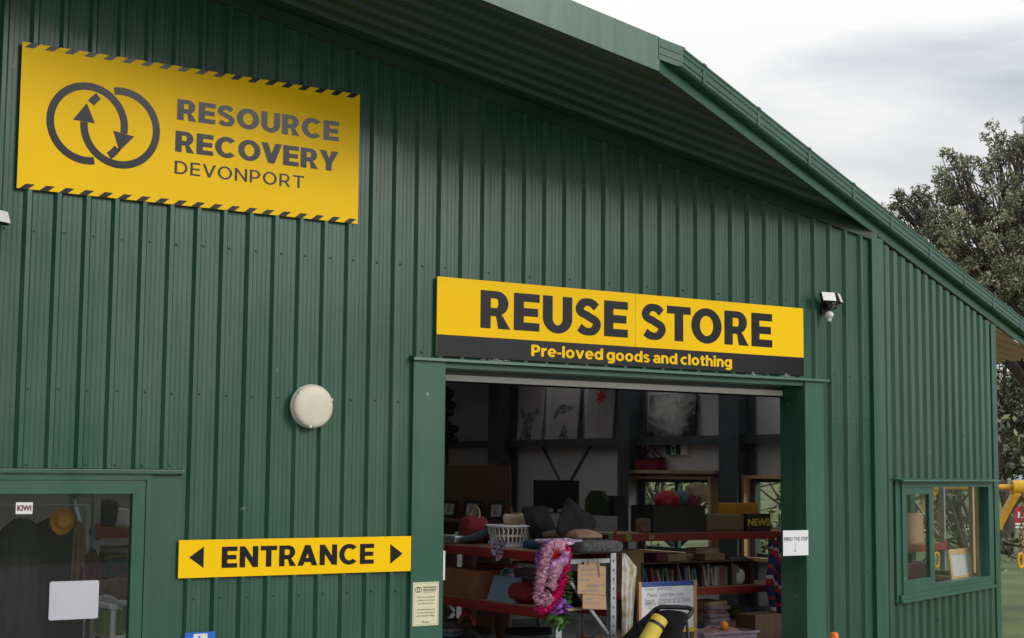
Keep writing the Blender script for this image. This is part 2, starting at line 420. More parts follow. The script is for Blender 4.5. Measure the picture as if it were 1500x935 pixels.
def text_tris(body, bold=0.0, align='LEFT', line=1.0):
    c = bpy.data.curves.new('t', 'FONT'); c.body = body; c.offset = bold; c.size = 1; c.align_x = align; c.space_line = line; c.resolution_u = 3
    o = bpy.data.objects.new('t', c); COL.objects.link(o)
    bpy.context.view_layer.update()
    me = bpy.data.meshes.new_from_object(o.evaluated_get(bpy.context.evaluated_depsgraph_get()))
    vs = [tuple(v.co) for v in me.vertices]; fs = [tuple(p.vertices) for p in me.polygons]
    bpy.data.objects.remove(o); bpy.data.curves.remove(c); bpy.data.meshes.remove(me)
    return vs, fs
def put_text(mb, body, x0, x1, y0, y1, z, bold=0.0, align='LEFT', line=1.0, keep=False):
    """fit text into the rectangle x0..x1, y0..y1"""
    vs, fs = text_tris(body, bold, align, line)
    ax, bx = min(v[0] for v in vs), max(v[0] for v in vs); ay, by = min(v[1] for v in vs), max(v[1] for v in vs)
    kx = (x1 - x0) / (bx - ax); ky = (y1 - y0) / (by - ay)
    if keep: kx = ky = min(kx, ky)
    mb.add([(x0 + (v[0] - ax) * kx, y1 - (by - v[1]) * ky, z) for v in vs], fs)

def word_parts(body, x0, x1, y0, y1, M, m, parent, name='lettering', bold=0.0, caps_kw=None):
    """set a line of text and build each word as a part of its own"""
    tmp = MB()
    put_text(tmp, body, x0, x1, y0, y1, 0, bold=bold)
    iv = sorted((min(tmp.v[i].x for i in f), max(tmp.v[i].x for i in f)) for f in tmp.f); spans = []
    gap = (x1 - x0) / len(body) * .42
    for a, b in iv:
        if spans and a - spans[-1][1] < gap: spans[-1][1] = max(spans[-1][1], b)
        else: spans.append([a, b])
    for a, b in spans:
        w = MB(M=M); idx = {}
        for f in tmp.f:
            if a - 1e-6 <= min(tmp.v[i].x for i in f) <= b + 1e-6: w.add([tmp.v[i] for i in f], [tuple(range(len(f)))])
        w.build(name, m, parent)
mat('added_skylight', (0.75, 0.78, 0.76), 0.5)  # translucent sheet for unseen roof strips added to light the interior
_n = MATS['added_skylight'].node_tree.nodes; _t = _n.new('ShaderNodeBsdfTranslucent'); _t.inputs[0].default_value = (0.74, 0.76, 0.75, 1)
MATS['added_skylight'].node_tree.links.new(_t.outputs[0], _n['Material Output'].inputs[0])

def lower(ch, s=.24, t=.192, X=.76):
    """pieces (each a list of loops) and width of a heavy lower-case letter"""
    def rect(a, b, c, d): return [[(a, c), (b, c), (b, d), (a, d)]]
    def ring(w): return [arc(w / 2, X / 2, w / 2, X / 2 + .012, 0, 350, 36), arc(w / 2, X / 2, w / 2 - s, X / 2 + .012 - t, 0, 350, 36)]
    def arcb(cx, cy, ro, so, ri, si, a, b): return [arc(cx, cy, ro, so, a, b, 26) + arc(cx, cy, ri, si, b, a, 26)]
    if ch == 'l': return [rect(0, s, 0, 1.03)], s
    if ch == 'i': return [rect(0, s, 0, X), rect(-.01, s + .01, X + .09, 1.03)], s
    if ch == '-': return [rect(0, .36, .27, .44)], .36
    if ch == 'o': return [ring(.80)], .80
    if ch == 'c': w = .74; return [arcb(.4, X / 2, .4, X / 2 + .012, .4 - s, X / 2 + .012 - t, 48, 312)], w - .04
    if ch == 'e': return [arcb(.39, X / 2, .39, X / 2 + .012, .39 - s, X / 2 + .012 - t, 0, 318), rect(s * .8, .779, X / 2 - .07, X / 2 + .06)], .78
    if ch == 'd': w = .80; return [ring(w - .03), rect(w - s, w, 0, 1.03)], w
    if ch == 'g': w = .80; return [ring(w - .03), rect(w - s, w, 0, X), arcb(w / 2, 0, w / 2, .27, w / 2 - s, .27 - t, 0, -142)], w
    if ch in 'nh':
        w = .72; ya = X - .34
        return [rect(0, s, 0, X if ch == 'n' else 1.03), [[(w - s, 0), (w, 0)] + arc(w / 2, ya, w / 2, .352, 0, 180, 20) + arc(w / 2, ya, w / 2 - s, .352 - t, 180, 0, 20)]], w
    if ch == 'r': return [rect(0, s, 0, X), [[(s * .6, X - .36), (s * .9, X - .10), (.33, X + .01), (.50, X + .01), (.50, X - .21), (.38, X - .21), (s, X - .34)]]], .50
    if ch == 't': return [rect(.11, .11 + s, .1, .95), rect(0, .50, X - .17, X), [[(.11, .16), (.11, .1), (.17, .01), (.32, -.01), (.50, .02), (.50, .18), (.38, .165), (.325, .2), (.325, .3)]]], .50
    if ch == 'v': lp, w = glyph('V', s * 1.15, t); return [[[(a * .82, b * X) for a, b in l] for l in lp]], w * .82
    if ch == 's': lp, w = glyph('S', s * 1.2, t * 1.22); return [[[(a * .78, b * X) for a, b in l] for l in lp]], w * .78
    if ch == 'a':
        w = .72
        return [[arc(.34, .225, .34, .237, 0, 350, 30), arc(.34, .225, .34 - s, .237 - t * .85, 0, 350, 30)], rect(w - s, w, 0, .5), arcb(w / 2, .46, w / 2, X - .46 + .012, w / 2 - s, X - .46 + .012 - t, 0, 158)], w
    lp, w = glyph(ch, s * 1.12, t * 1.15); return [lp], w
def heavy_words(text, x0, x1, y0, cap, M, m, parent):
    """lower-case line from x0 to x1, one part for each word"""
    out = []; x = 0; cur = []
    for c in text + ' ':
        if c == ' ':
            out.append(cur); cur = []; x += .24; continue
        pcs, w = lower(c); cur.append((x, pcs)); x += w + .085
    k = (x1 - x0) / (x - .24 - .085)
    for wd in out:
        mb = MB(M=M)
        for xx, pcs in wd:
            for i, lp in enumerate(pcs): mb.flat([[(x0 + (xx + a) * k, y0 + b * cap) for a, b in l] for l in lp], i * .00025)
        mb.build('lettering', m, parent)

# ================================================================== the ground
g = MB(); g.quad((-900, -900, 0), (900, -900, 0), (900, 900, 0), (-900, 900, 0))
tag(g.build('ground', 'grass'), 'mown green playing field stretching to the trees', 'ground', kind='structure')
g = MB(); g.quad((-30, -26, .004), (10.5, -26, .004), (10.5, 34, .004), (-30, 34, .004))
tag(g.build('yard', 'asphalt'), 'grey sealed yard in front of the green shed', 'yard', kind='structure')

# ================================================================== the shed
P = 0.1855                                          # rib spacing of the wall sheets
RIB0 = -3.008
ZR = lambda x: 5.115 - .1712 * (x + .312)           # underside of the roof
RIDGE = -7.0
def ZRR(x): return ZR(x) if x > RIDGE else ZR(2 * RIDGE - x)
CX0, CY0 = .814, -1.43                              # corner of the roof overhang
K = Vector((4.40, 0, 0)); CA = math.atan2(-CY0, K.x - CX0)
U = Vector((math.cos(CA), math.sin(CA), 0)); NO = Vector((U.y, -U.x, 0))   # along the angled wall, and out of it
LEN = 3.236; EP = K + U * LEN
def edge(s): return K + U * s
def ch(px, py, off=0.0):
    p = onp(px, py, K + NO * off, NO); return (p - K).dot(U), p.z
FLOOR = .10; XS = EP.x; YB = 13.6; EAVE = 9.1; XL = -18.4
LABEL = 'dark green corrugated steel shed with wide doorway and low pitched roof'
shed = thing('shed_building', (0, 0, 0), LABEL, 'building')

def rib_profile(xa, xb, c0, pitch, pts):
    """profile polyline (x, depth) between xa and xb for ribs centred on c0 + k*pitch"""
    full = []
    k0 = math.floor((xa - c0) / pitch) - 1; k1 = math.ceil((xb - c0) / pitch) + 1
    for k in range(k0, k1 + 1):
        for dx, d in pts: full.append((c0 + k * pitch + dx, d))
    full.sort()
    def at(x):
        for (a, da), (b, db) in zip(full, full[1:]):
            if a <= x <= b: return da + (db - da) * (x - a) / max(1e-9, b - a)
    out = [(xa, at(xa))] + [p for p in full if xa + 1e-4 < p[0] < xb - 1e-4] + [(xb, at(xb))]
    return out
RIB = [(-.031, 0), (-.013, .029), (.013, .029), (.031, 0)]
for c in (.0605, .0928, .125): RIB += [(c - .0045, 0), (c - .002, .0018), (c + .002, .0018), (c + .0045, 0)]
def wall_sheet(xa, xb, z0, ztop, parent, dy=0.0):
    m = MB(); pr = rib_profile(xa, xb, RIB0, P, RIB)
    vs = []; fs = []
    for x, d in pr: vs += [(x, -d - dy, z0), (x, -d - dy, ztop(x))]
    for i in range(len(pr) - 1): fs.append((2 * i, 2 * i + 2, 2 * i + 3, 2 * i + 1))
    m.add(vs, fs); return m.build('wall_sheet', 'green_sheet', parent)

# --- front wall: lining and sheets
m = MB(M=frame((0, .07, 0), (1, 0, 0), (0, 0, 1)))
out = [(XL, 0), (-3.26, 0), (-3.26, 2.12), (-2.16, 2.12), (-2.16, 0), (-.02, 0), (-.02, 2.90), (3.55, 2.90), (3.55, 0), (K.x, 0), (K.x, ZR(K.x) - .02), (RIDGE, ZR(RIDGE) - .02), (XL, ZRR(XL) - .02)]
m.prism(out, 0, .02)
front = m.build('front_wall', 'wall_lining', shed)
top = lambda x: ZRR(x) - .09
cuts = [XL, -3.28, -1.95, -.26, 3.745, K.x - .055]
z0s = [0.02, 2.155, 0.02, 2.965, 0.02]
W4 = 4 * P; s0 = RIB0 - .031 - 100 * W4
for (a, b), z0 in zip(zip(cuts, cuts[1:]), z0s):
    xs = [a] + [s0 + k * W4 for k in range(70, 150) if a + .05 < s0 + k * W4 < b - .05] + [b]
    for i, (p, q) in enumerate(zip(xs, xs[1:])): wall_sheet(p, q, z0, top, front, dy=(i % 2) * .0025)
# screws in straight rows along the girts
m = MB()
rows = [(3.617, -3.148 - 6 * P, 3.6), (2.643, -3.148 - 6 * P, -.3), (2.643, 3.74, 4.3), (1.328, -1.86, -.3), (1.328, 3.74, 4.3), (2.178, -3.148 - 4 * P, -2.0), (3.0, -.2, -.1), (3.0, 3.6, 4.3)]
for z, xa, xb in rows:
    n0 = math.ceil((xa + 3.148) / P - .01); n1 = math.floor((xb + 3.148) / P)
    for k in range(n0, n1 + 1):
        if z > 3.5 and k % 2 == 0 and 17 < k < 34: continue
        x = RIB0 + .048 + (k - 1) * P + rnd.uniform(-.004, .004)
        m.M = WALLF(x, -.0005, z + rnd.uniform(-.004, .004)); m.lathe([(.013, 0), (.013, .002), (.0075, .0022), (.0072, .0075), (.0045, .009)], 8)
tag(m.build('screws', 'green_trim', front), kind='stuff')
# top flashing along the rake
m = MB()
x0, x1 = RIDGE, K.x + .02
m.add([(x0, -.033, ZR(x0) - .105), (x1, -.033, ZR(x1) - .105), (x1, -.033, ZR(x1) - .004), (x0, -.033, ZR(x0) - .004), (x0, -.003, ZR(x0) - .105), (x1, -.003, ZR(x1) - .105)],
      [(0, 1, 2, 3), (4, 5, 1, 0)])
m.build('rake_flashing', 'green_sheet_x', shed)

# --- doorway: flat jamb flashings, head flashing, roller door curtain rolled up
def dbox(name, mt, *a, parent=shed, bev=.003):
    m = MB(); m.box(*a, bev=bev); return m.build(name, mt, parent)
dbox('jamb_flashing', 'green_trim', -.262, .002, -.034, .04, .02, 2.94)
dbox('jamb_flashing', 'green_trim', 3.528, 3.742, -.034, .04, .02, 2.94)
dbox('jamb_lining', 'green_trim', -.03, -.004, .041, .275, .02, 2.90)
dbox('jamb_lining', 'green_trim', 3.53, 3.56, .041, .275, .02, 2.90)
m = MB()   # head flashing: sloped drip with a lip
m.add([(-.275, -.001, 2.975), (3.79, -.001, 2.975), (3.79, -.062, 2.957), (-.275, -.062, 2.957), (-.275, -.064, 2.938), (3.79, -.064, 2.938), (3.79, -.02, 2.936), (-.275, -.02, 2.936), (-.275, -.001, 2.936), (3.79, -.001, 2.936)],
      [(3, 2, 1, 0), (4, 5, 2, 3), (7, 6, 5, 4), (8, 9, 6, 7), (0, 8, 7, 4, 3), (1, 2, 5, 6, 9)])
m.build('head_flashing', 'green_trim', shed)
m = MB(); m.box(.003, 3.527, -.02, .30, 2.895, 2.934); m.build('head_lining', 'green_trim', shed)
rd = MB(); rd.M = T(0, .42, 2.98, ry=PI / 2)
rd.lathe([(.13, -.06), (.14, -.05), (.14, 3.58), (.13, 3.59)], 20); roller = rd.build('roller_door', 'green_trim', shed, True, 40)
m = MB()
for k in range(3): m.box(-.0, 3.53, .245 + .003 * k, .26 + .003 * k, 2.867 + .009 * k, 2.8755 + .009 * k)
m.build('curtain_slat', 'steel_grey', roller)
dbox('bottom_rail', 'rail_white', -.002, 3.529, .235, .270, 2.820, 2.866, parent=roller, bev=.004)
dbox('weather_strip', 'dark_cloth', -.002, 3.529, .243, .262, 2.806, 2.8195, parent=roller, bev=.002)
dbox('door_threshold', 'concrete', -.02, 3.55, .0, .28, .0045, FLOOR + .002)

# --- glazed side door at the left
gd = MB(); X0, X1, ZT = -3.26, -2.165, 2.118
def ring(mb, x0, x1, z0, z1, w, y0, y1, wb=None):
    wb = w if wb is None else wb
    mb.box(x0, x0 + w, y0, y1, z0, z1); mb.box(x1 - w, x1, y0, y1, z0, z1)
    mb.box(x0 + w, x1 - w, y0 + .0005, y1 - .0005, z1 - w, z1); mb.box(x0 + w, x1 - w, y0 + .0005, y1 - .0005, z0, z0 + wb)
ring(gd, X0, X1, .02, ZT, .035, -.03, .07)
door = gd.build('glazed_door', 'green_trim', shed)
m = MB(); ring(m, X0 + .038, X1 - .038, .03, ZT - .038, .082, -.022, .03, .2); m.build('door_leaf', 'green_trim', door)
m = MB(); m.box(X0 + .12, X1 - .12, .0, .006, .23, ZT - .12); m.build('pane', 'glass', door)
m = MB(); m.box(X0 + .06, X0 + .085, -.075, -.055, .95, 1.25, bev=.008); m.box(X0 + .065, X0 + .08, -.056, -.02, .97, .99); m.box(X0 + .065, X0 + .08, -.056, -.02, 1.21, 1.23); m.build('handle', 'black_plastic', door)
m = MB(); m.box(X0 - .02, -1.95, -.05, -.001, 2.122, 2.15, bev=.004); m.build('door_head_flashing', 'green_trim', shed)
m = MB(); m.box(X1 + .003, -1.948, -.012, .05, .02, 2.12, bev=.002); m.build('door_jamb_flashing', 'green_trim', shed)

# --- angled corner wall: lining with a window hole, sheets with shorter ribs
CF = frame(K + NO * 0.0, U, (0, 0, 1))               # local x along the wall, y up, z out
WX0, WX1, WZ0, WZ1 = .50, 2.95, 1.10, 2.095
ctop = lambda s: ZR(edge(s).x)
m = MB(M=CF)
m.prism([[(0, 0), (LEN, 0), (LEN, ctop(LEN) - .02), (0, ctop(0) - .02)], [(WX0, WZ0), (WX0, WZ1), (WX1, WZ1), (WX1, WZ0)]], -.09, -.07)
cw = m.build('corner_wall', 'wall_lining', shed)
CP = .1973
CRIB = [(-.056, 0), (-.040, .026), (.052, .026), (.068, 0)]
def corner_sheet(a, b, z0, zt):
    pr = rib_profile(a, b, .258, CP, CRIB); m = MB(M=CF); vs = []; fs = []
    for x, d in pr:
        vs += [(x, z0, d), (x, zt if zt is not None else ctop(x) - .075, d)]
    for i in range(len(pr) - 1): fs.append((2 * i, 2 * i + 2, 2 * i + 3, 2 * i + 1))
    m.add(vs, fs); m.build('wall_sheet', 'green_sheet', cw)
for a, b, z0, zt in [(.16, .355, .02, None), (.355, 1.21, 2.125, None), (1.21, 2.0, 2.125, None), (2.0, 3.05, 2.125, None), (3.05, LEN - .12, .02, None), (.355, 1.21, .02, 1.045), (1.21, 2.0, .02, 1.045), (2.0, 3.05, .02, 1.045)]:
    corner_sheet(a, b, z0, zt)
m = MB(M=CF); m.box(.001, .155, .02, ctop(.155) - .05, -.02, .032); m.build('corner_flashing', 'green_trim', cw); m = MB(M=CF); m.box(LEN - .115, LEN + .035, .02, ctop(LEN + .035) - .06, -.02, .032); m.build('corner_flashing', 'green_trim', cw)
m = MB(); m.box(K.x - .052, K.x + .012, -.034, .02, .02, ZR(K.x) - .06); m.build('corner_flashing', 'green_trim', front)
m = MB(M=CF)
for (sx, z) in [(.33, 3.3), (.33, 1.0), (1.4, .82), (2.9, 3.0), (2.2, 2.55), (.4, 1.28), (.36, 1.05)]:
    m.M = CF @ Matrix.Translation((sx, z, .027)); m.lathe([(.0105, 0), (.0105, .0015), (.0062, .002), (.0062, .0055), (.004, .0068)], 8)
tag(m.build('screws', 'green_trim', cw), kind='stuff')

# window in the corner wall
wm = MB(M=CF)
def cring(mb, x0, x1, y0, y1, w, z0, z1, wb=None):
    wb = wb or w
    mb.box(x0, x0 + w, y0, y1, z0, z1); mb.box(x1 - w, x1, y0, y1, z0, z1)
    mb.box(x0 + w, x1 - w, y1 - w, y1, z0 + .0005, z1 - .0005); mb.box(x0 + w, x1 - w, y0, y0 + wb, z0 + .0005, z1 - .0005)
cring(wm, WX0, WX1, WZ0, WZ1, .05, -.07, .04)
wm.box(1.24, 1.33, WZ0 + .05, WZ1 - .05, -.02, .03)
win = wm.build('window', 'green_trim', shed)
m = MB(M=CF); cring(m, WX0 + .052, 1.25, WZ0 + .05, WZ1 - .052, .06, .005, .037, .07); m.build('sash', 'green_trim', win)
m = MB(M=CF); m.box(WX0 + .11, 1.19, WZ0 + .12, WZ1 - .11, .018, .024); m.build('pane', 'glass', win)
m = MB(M=CF); m.box(1.332, WX1 - .052, WZ0 + .052, WZ1 - .052, -.012, -.006); m.build('pane', 'glass', win)
m = MB(M=CF); m.add([(.33, 2.128, .02), (3.08, 2.128, .02), (3.08, 2.112, .115), (.33, 2.112, .115), (.33, 2.10, .117), (3.08, 2.10, .117), (3.08, 2.104, .02), (.33, 2.104, .02)], [(0, 3, 2, 1), (3, 4, 5, 2), (4, 7, 6, 5), (0, 7, 4, 3), (1, 2, 5, 6)]); m.build('hood', 'green_trim', win)
m = MB(M=CF); m.box(.39, 3.02, 1.03, 1.055, .0, .075, bev=.003); m.box(.42, 2.99, 1.055, 1.098, -.01, .05, bev=.003); m.build('sill', 'green_trim', win)
m = MB(M=CF); m.box(.36, .40, 1.03, 2.10, 0, .033); m.box(.40, .498, 1.10, 2.10, -.02, .026); m.box(2.952, 3.06, 1.10, 2.10, -.02, .034); m.build('side_flashing', 'green_trim', win)
m = MB(M=CF)   # timber reveal inside
m.box(WX0, WX1, WZ0 - .03, WZ0 - .002, -.22, -.072); m.box(WX0 + .0, WX0 + .02, WZ0, WZ1, -.22, -.092); m.box(WX0, WX1, WZ1 + .002, WZ1 + .025, -.22, -.072); m.build('reveal', 'timber', win)

# --- side wall (x = XS) with window openings, back wall, left wall, interior frame
def sidewall(name, holes):
    m = MB(M=frame((XS, 0, 0), (0, 1, 0), (0, 0, 1)))     # local x = depth, y = up, z = +X
    m.prism([[(EP.y, 0), (YB, 0), (YB, ZR(XS) - .03), (EP.y, ZR(XS) - .03)]] + [[(a, c), (a, d), (b, d), (b, c)] for a, b, c, d in holes], -.05, -.03)
    return m.build(name, 'wall_lining', shed)
def depth(px, x=XS - .05): return onx(px, 700, x).y
H = [(1.30, 2.35, 1.1, 2.12), (depth(1050), depth(932), 1.15, onx(990, 702, XS - .05).z), (3.35, depth(1103), 1.15, 2.1), (depth(656), depth(643), 2.2, 2.72)]
sw = sidewall('side_wall', H)
for a, b, c, d in H:
    wmb = MB(); f = .045
    wmb.box(XS - .04, XS + .03, a, a + f, c, d); wmb.box(XS - .04, XS + .03, b - f, b, c, d); wmb.box(XS - .039, XS + .029, a + f, b - f, d - f, d); wmb.box(XS - .039, XS + .029, a + f, b - f, c, c + f)
    if b - a > 1.5: wmb.box(XS - .03, XS + .02, (a + b) / 2 - .03, (a + b) / 2 + .03, c + f, d - f)
    w2 = wmb.build('window', 'green_trim', shed)
    m = MB(); m.box(XS - .006, XS, a + f, b - f, c + f, d - f); m.build('pane', 'glass', w2)
    m = MB(); m.box(XS - .2, XS - .052, a - .05, a, c - .04, d + .04); m.box(XS - .2, XS - .052, b, b + .05, c - .04, d + .04)
    m.box(XS - .2, XS - .052, a, b, d, d + .04); m.box(XS - .2, XS - .052, a, b, c - .04, c); m.build('reveal', 'timber', w2)
# sheets outside the side wall
m = MB(); m.box(XS - .02, XS + .01, 2.4, 3.3, .02, ZR(XS) - .05); m.box(XS - .02, XS + .01, 7.4, YB, .02, ZR(XS) - .05)
m.build('side_cladding', 'green_trim', sw)
m = MB(M=frame((0, YB, 0), (1, 0, 0), (0, 0, 1)))
m.prism([(XL, 0), (XS, 0), (XS, ZR(XS) - .03), (RIDGE, ZR(RIDGE) - .03), (XL, ZRR(XL) - .03)], 0, .03); m.build('back_wall', 'wall_lining', shed)
m = MB(); m.box(XL, XL + .05, .02, YB - .04, .02, ZRR(XL) - .03); m.build('end_wall', 'wall_lining', shed)
m = MB(); m.M = frame((0, 0, 0), (1, 0, 0), (0, 1, 0))
m.prism([(XL + .06, .095), (K.x - .02, .095), (XS - .06, EP.y + .02), (XS - .06, YB - .01), (XL + .06, YB - .01)], .006, FLOOR); m.build('floor_slab', 'concrete', shed)
def isec(mb, x, y, z0, z1, w=.2, d=.3, t=.012, axis='x'):
    if axis == 'x':
        mb.box(x - d / 2, x - d / 2 + t, y - w / 2, y + w / 2, z0, z1); mb.box(x + d / 2 - t, x + d / 2, y - w / 2, y + w / 2, z0, z1); mb.box(x - d / 2 + t, x + d / 2 - t, y - t / 2, y + t / 2, z0, z1)
for pxa, pxb in ((1056, 1084), (908, 924), (706, 748)):
    ya, yb = depth(pxb, XS - .35), depth(pxa, XS - .35); yc = (ya + yb) / 2
    m = MB(); isec(m, XS - .24, yc, FLOOR, ZR(XS - .24) - .03, w=min(.34, yb - ya)); m.build('column', 'steel_grey', shed)
    m = MB()
    for xx in (1,):
        m.add([(XS - .5, yc - .1, ZR(XS - .5) - .32), (RIDGE, yc - .1, ZR(RIDGE) - .32), (RIDGE, yc - .1, ZR(RIDGE) - .03), (XS - .5, yc - .1, ZR(XS - .5) - .03), (XS - .5, yc + .1, ZR(XS - .5) - .32), (RIDGE, yc + .1, ZR(RIDGE) - .32), (RIDGE, yc + .1, ZR(RIDGE) - .03), (XS - .5, yc + .1, ZR(XS - .5) - .03)],
              [(0, 1, 2, 3), (7, 6, 5, 4), (4, 5, 1, 0)])
    m.build('rafter', 'steel_grey', shed)
GZ = onx(830, 643, XS - .2).z
for z in (GZ - .06,):
    m = MB(); m.box(XS - .2, XS - .052, 3.2, YB - .05, z - .05, z + .0); m.box(XS - .2, XS - .19, 3.2, YB - .05, z, z + .06); m.build('girt', 'steel_grey', shed)
GT = GZ - .06
for pa, pb in (((795, 655), (820, 704)), ((864, 655), (836, 704))):
    a = onx(*pa, XS - .06); b = onx(*pb, XS - .06); b = a + (b - a) * 1.5
    m = MB(); m.tube([a, b], .022, 6); m.build('wall_brace', 'steel_grey', shed)

# --- roof: deck, ribbed soffit sheets, fascias, gutter
def xmax(y): return min(EAVE, CX0 + (y - CY0) / math.tan(CA)) if y < 4 else EAVE
yk = CY0 + (EAVE - CX0) * math.tan(CA)
ADDED_SKY = (4, 7, 10, 13)                                 # unseen clear sheets, added to brighten the dark hall
bands = []; ya = CY0
for k in ADDED_SKY: bands.append((ya, CY0 + .003 + 4 * P * k)); ya = CY0 + .003 + 4 * P * (k + 1)
bands.append((ya, YB + .3))
m = MB()
for ya, yb in bands:
    pl = [(RIDGE, ya), (xmax(ya), ya)] + ([(EAVE, yk)] if ya < yk < yb else []) + [(xmax(yb), yb), (RIDGE, yb)]
    n = len(pl)
    m.add([(x, y, ZR(x) + .06) for x, y in pl] + [(x, y, ZR(x) + .13) for x, y in pl], [tuple(range(n))[::-1], tuple(range(n, 2 * n))] + [(i, (i + 1) % n, (i + 1) % n + n, i + n) for i in range(n)])
pl2 = [(XL - .5, CY0), (RIDGE, CY0), (RIDGE, YB + .3), (XL - .5, YB + .3)]
m.add([(x, y, ZRR(x) + .06) for x, y in pl2] + [(x, y, ZRR(x) + .13) for x, y in pl2], [(3, 2, 1, 0), (4, 5, 6, 7), (0, 1, 5, 4), (1, 2, 6, 5), (2, 3, 7, 6), (3, 0, 4, 7)])
roof = m.build('roof', 'green_sheet_x', shed)
SRIB = [(-.055, 0), (-.035, .03), (.035, .03), (.055, 0)]
y = CY0 + .003
i = 0
while y < YB:
    yb = min(y + 4 * P, YB)
    pr = rib_profile(y, yb, CY0 + .09, P, SRIB); m = MB(); vs = []; fs = []
    for yy, d in pr:
        xm = xmax(yy) - .004
        vs += [(RIDGE, yy, ZR(RIDGE) + d), (xm, yy, ZR(xm) + d)]
    for k in range(len(pr) - 1): fs.append((2 * k, 2 * k + 1, 2 * k + 3, 2 * k + 2))
    m.add(vs, fs); m.build('soffit_sheet', 'added_skylight' if i in ADDED_SKY else 'green_sheet_x', roof)
    y = yb; i += 1
# tan lining under the side eave
m = MB(); y = EP.y + .05; pr = rib_profile(EP.y - .45, YB, 0, .21, [(-.05, 0), (-.035, .028), (.035, .028), (.05, 0)]); vs = []; fs = []
for yy, d in pr:
    xa = XS + .02; xb = max(xa + .001, xmax(yy) - .05)
    vs += [(xa, yy, ZR(xa) + d - .035), (xb, yy, ZR(xb) + d - .035)]
for k in range(len(pr) - 1): fs.append((2 * k, 2 * k + 1, 2 * k + 3, 2 * k + 2))
m.add(vs, fs); m.build('eave_lining', 'soffit_tan', roof)
# fascia along the front of the overhang
m = MB()
def slant(mb, xa, xb, y0, y1, lo, hi):
    mb.add([(xa, y0, ZR(xa) + lo), (xb, y0, ZR(xb) + lo), (xb, y1, ZR(xb) + lo), (xa, y1, ZR(xa) + lo), (xa, y0, ZR(xa) + hi), (xb, y0, ZR(xb) + hi), (xb, y1, ZR(xb) + hi), (xa, y1, ZR(xa) + hi)],
           [(0, 3, 2, 1), (4, 5, 6, 7), (0, 1, 5, 4), (1, 2, 6, 5), (2, 3, 7, 6), (3, 0, 4, 7)])
slant(m, RIDGE, CX0 + .01, CY0 - .02, CY0, -.035, .205); m.build('fascia', 'green_trim', shed)
# board and gutter along the angled edge: local x along the edge, z up, y outwards
def edgept(s, off, dz):
    p = edge(s); q = p + NO * off
    return (q.x, q.y, ZR(p.x) + dz)
SA = -(Vector((CX0, CY0, 0)) - K).length + .012; SB = (EAVE - K.x) / U.x
def sweep(mb, prof, sa, sb, closed=True, caps=True):
    n = len(prof); vs = [edgept(sa, o, z) for o, z in prof] + [edgept(sb, o, z) for o, z in prof]
    fs = [(i, (i + 1) % n, (i + 1) % n + n, i + n) for i in range(n if closed else n - 1)]
    if caps: fs += [tuple(range(n))[::-1], tuple(range(n, 2 * n))]
    mb.add(vs, fs)
m = MB(); sweep(m, [(.0, -.04), (.02, -.04), (.02, .14), (.0, .14)], SA, SB); m.build('edge_fascia', 'gutter_paint', shed)
GP = [(.022, .05), (.075, .05), (.09, .062), (.09, .080), (.086, .084), (.086, .092), (.092, .096), (.092, .130), (.088, .134), (.088, .142), (.094, .146), (.094, .175), (.100, .180), (.100, .193), (.090, .193), (.083, .18), (.075, .065), (.034, .065), (.034, .185), (.022, .185)]
def s_at_y(off, y): return (y + off * U.x) / U.y      # where a line at this offset meets the fascia plane
m = MB(); n = len(GP)
vs = [edgept(s_at_y(o, CY0 - .018), o, z) for o, z in GP] + [edgept(SB, o, z) for o, z in GP]
m.add(vs, [(i, (i + 1) % n, (i + 1) % n + n, i + n) for i in range(n)] + [tuple(range(n, 2 * n))])
gut = m.build('gutter', 'gutter_paint', shed)
m = MB(); e = .006; ep = [(.018, .046), (.078, .046), (.0945, .06), (.0965, .175), (.1045, .182), (.1045, .197), (.018, .197)]
vs = [edgept(s_at_y(o, CY0 - .019), o, z) for o, z in ep]; vs += [(x, y - e, z) for x, y, z in vs]; n = len(ep)
m.add(vs, [tuple(range(n)), tuple(range(n, 2 * n))[::-1]] + [(i, i + n, (i + 1) % n + n, (i + 1) % n) for i in range(n)]); m.build('stop_end', 'gutter_paint', gut)
for zz in (.088, .138):
    m = MB(); vs = [edgept(s_at_y(o, CY0 - .019), o, z + dz) for o, z, dz in ((.022, zz, -.004), (.09, zz, -.004), (.09, zz, .004), (.022, zz, .004))]; vs = [(x, y - e - .0006, z) for x, y, z in vs]; vs += [(x, y - .004, z) for x, y, z in vs]
    m.add(vs, [(4, 5, 6, 7), (0, 4, 7, 3), (1, 2, 6, 5), (3, 7, 6, 2), (0, 1, 5, 4)]); m.build('stop_end_rib', 'gutter_paint', gut)
NP = [(.0215, .046), (.080, .046), (.0955, .06), (.0955, .177), (.104, .182), (.104, .198), (.092, .198), (.092, .066), (.08, .054), (.0215, .054)]
jp = [1033, 1113, 1187, 1252, 1307, 1364, 1415, 1457, 1497]
for q in jp:
    y0 = 62 + (q - 975) * .765
    p = onp(q, y0 + 25, K + NO * .1, NO); s = (p - K).dot(U)
    m = MB(); sweep(m, NP, s - .022, s + .022); m.build('gutter_bracket', 'gutter_paint', gut)

# ================================================================== signs and fittings on the front wall
YS = -.036                                           # face of the sign boards (they stand on the ribs)
def wp(px, py, y=YS):
    p = ony(px, py, y); return p.x, p.z
def board(name, label, x0, x1, z0, z1, m='sign_yellow', y=YS, th=.004):
    t = thing(name, ((x0 + x1) / 2, y, z0), label, 'sign')
    b = MB(); b.box(x0, x1, y, y + th, z0, z1, bev=.0008); b.build('board', m, t)
    return t
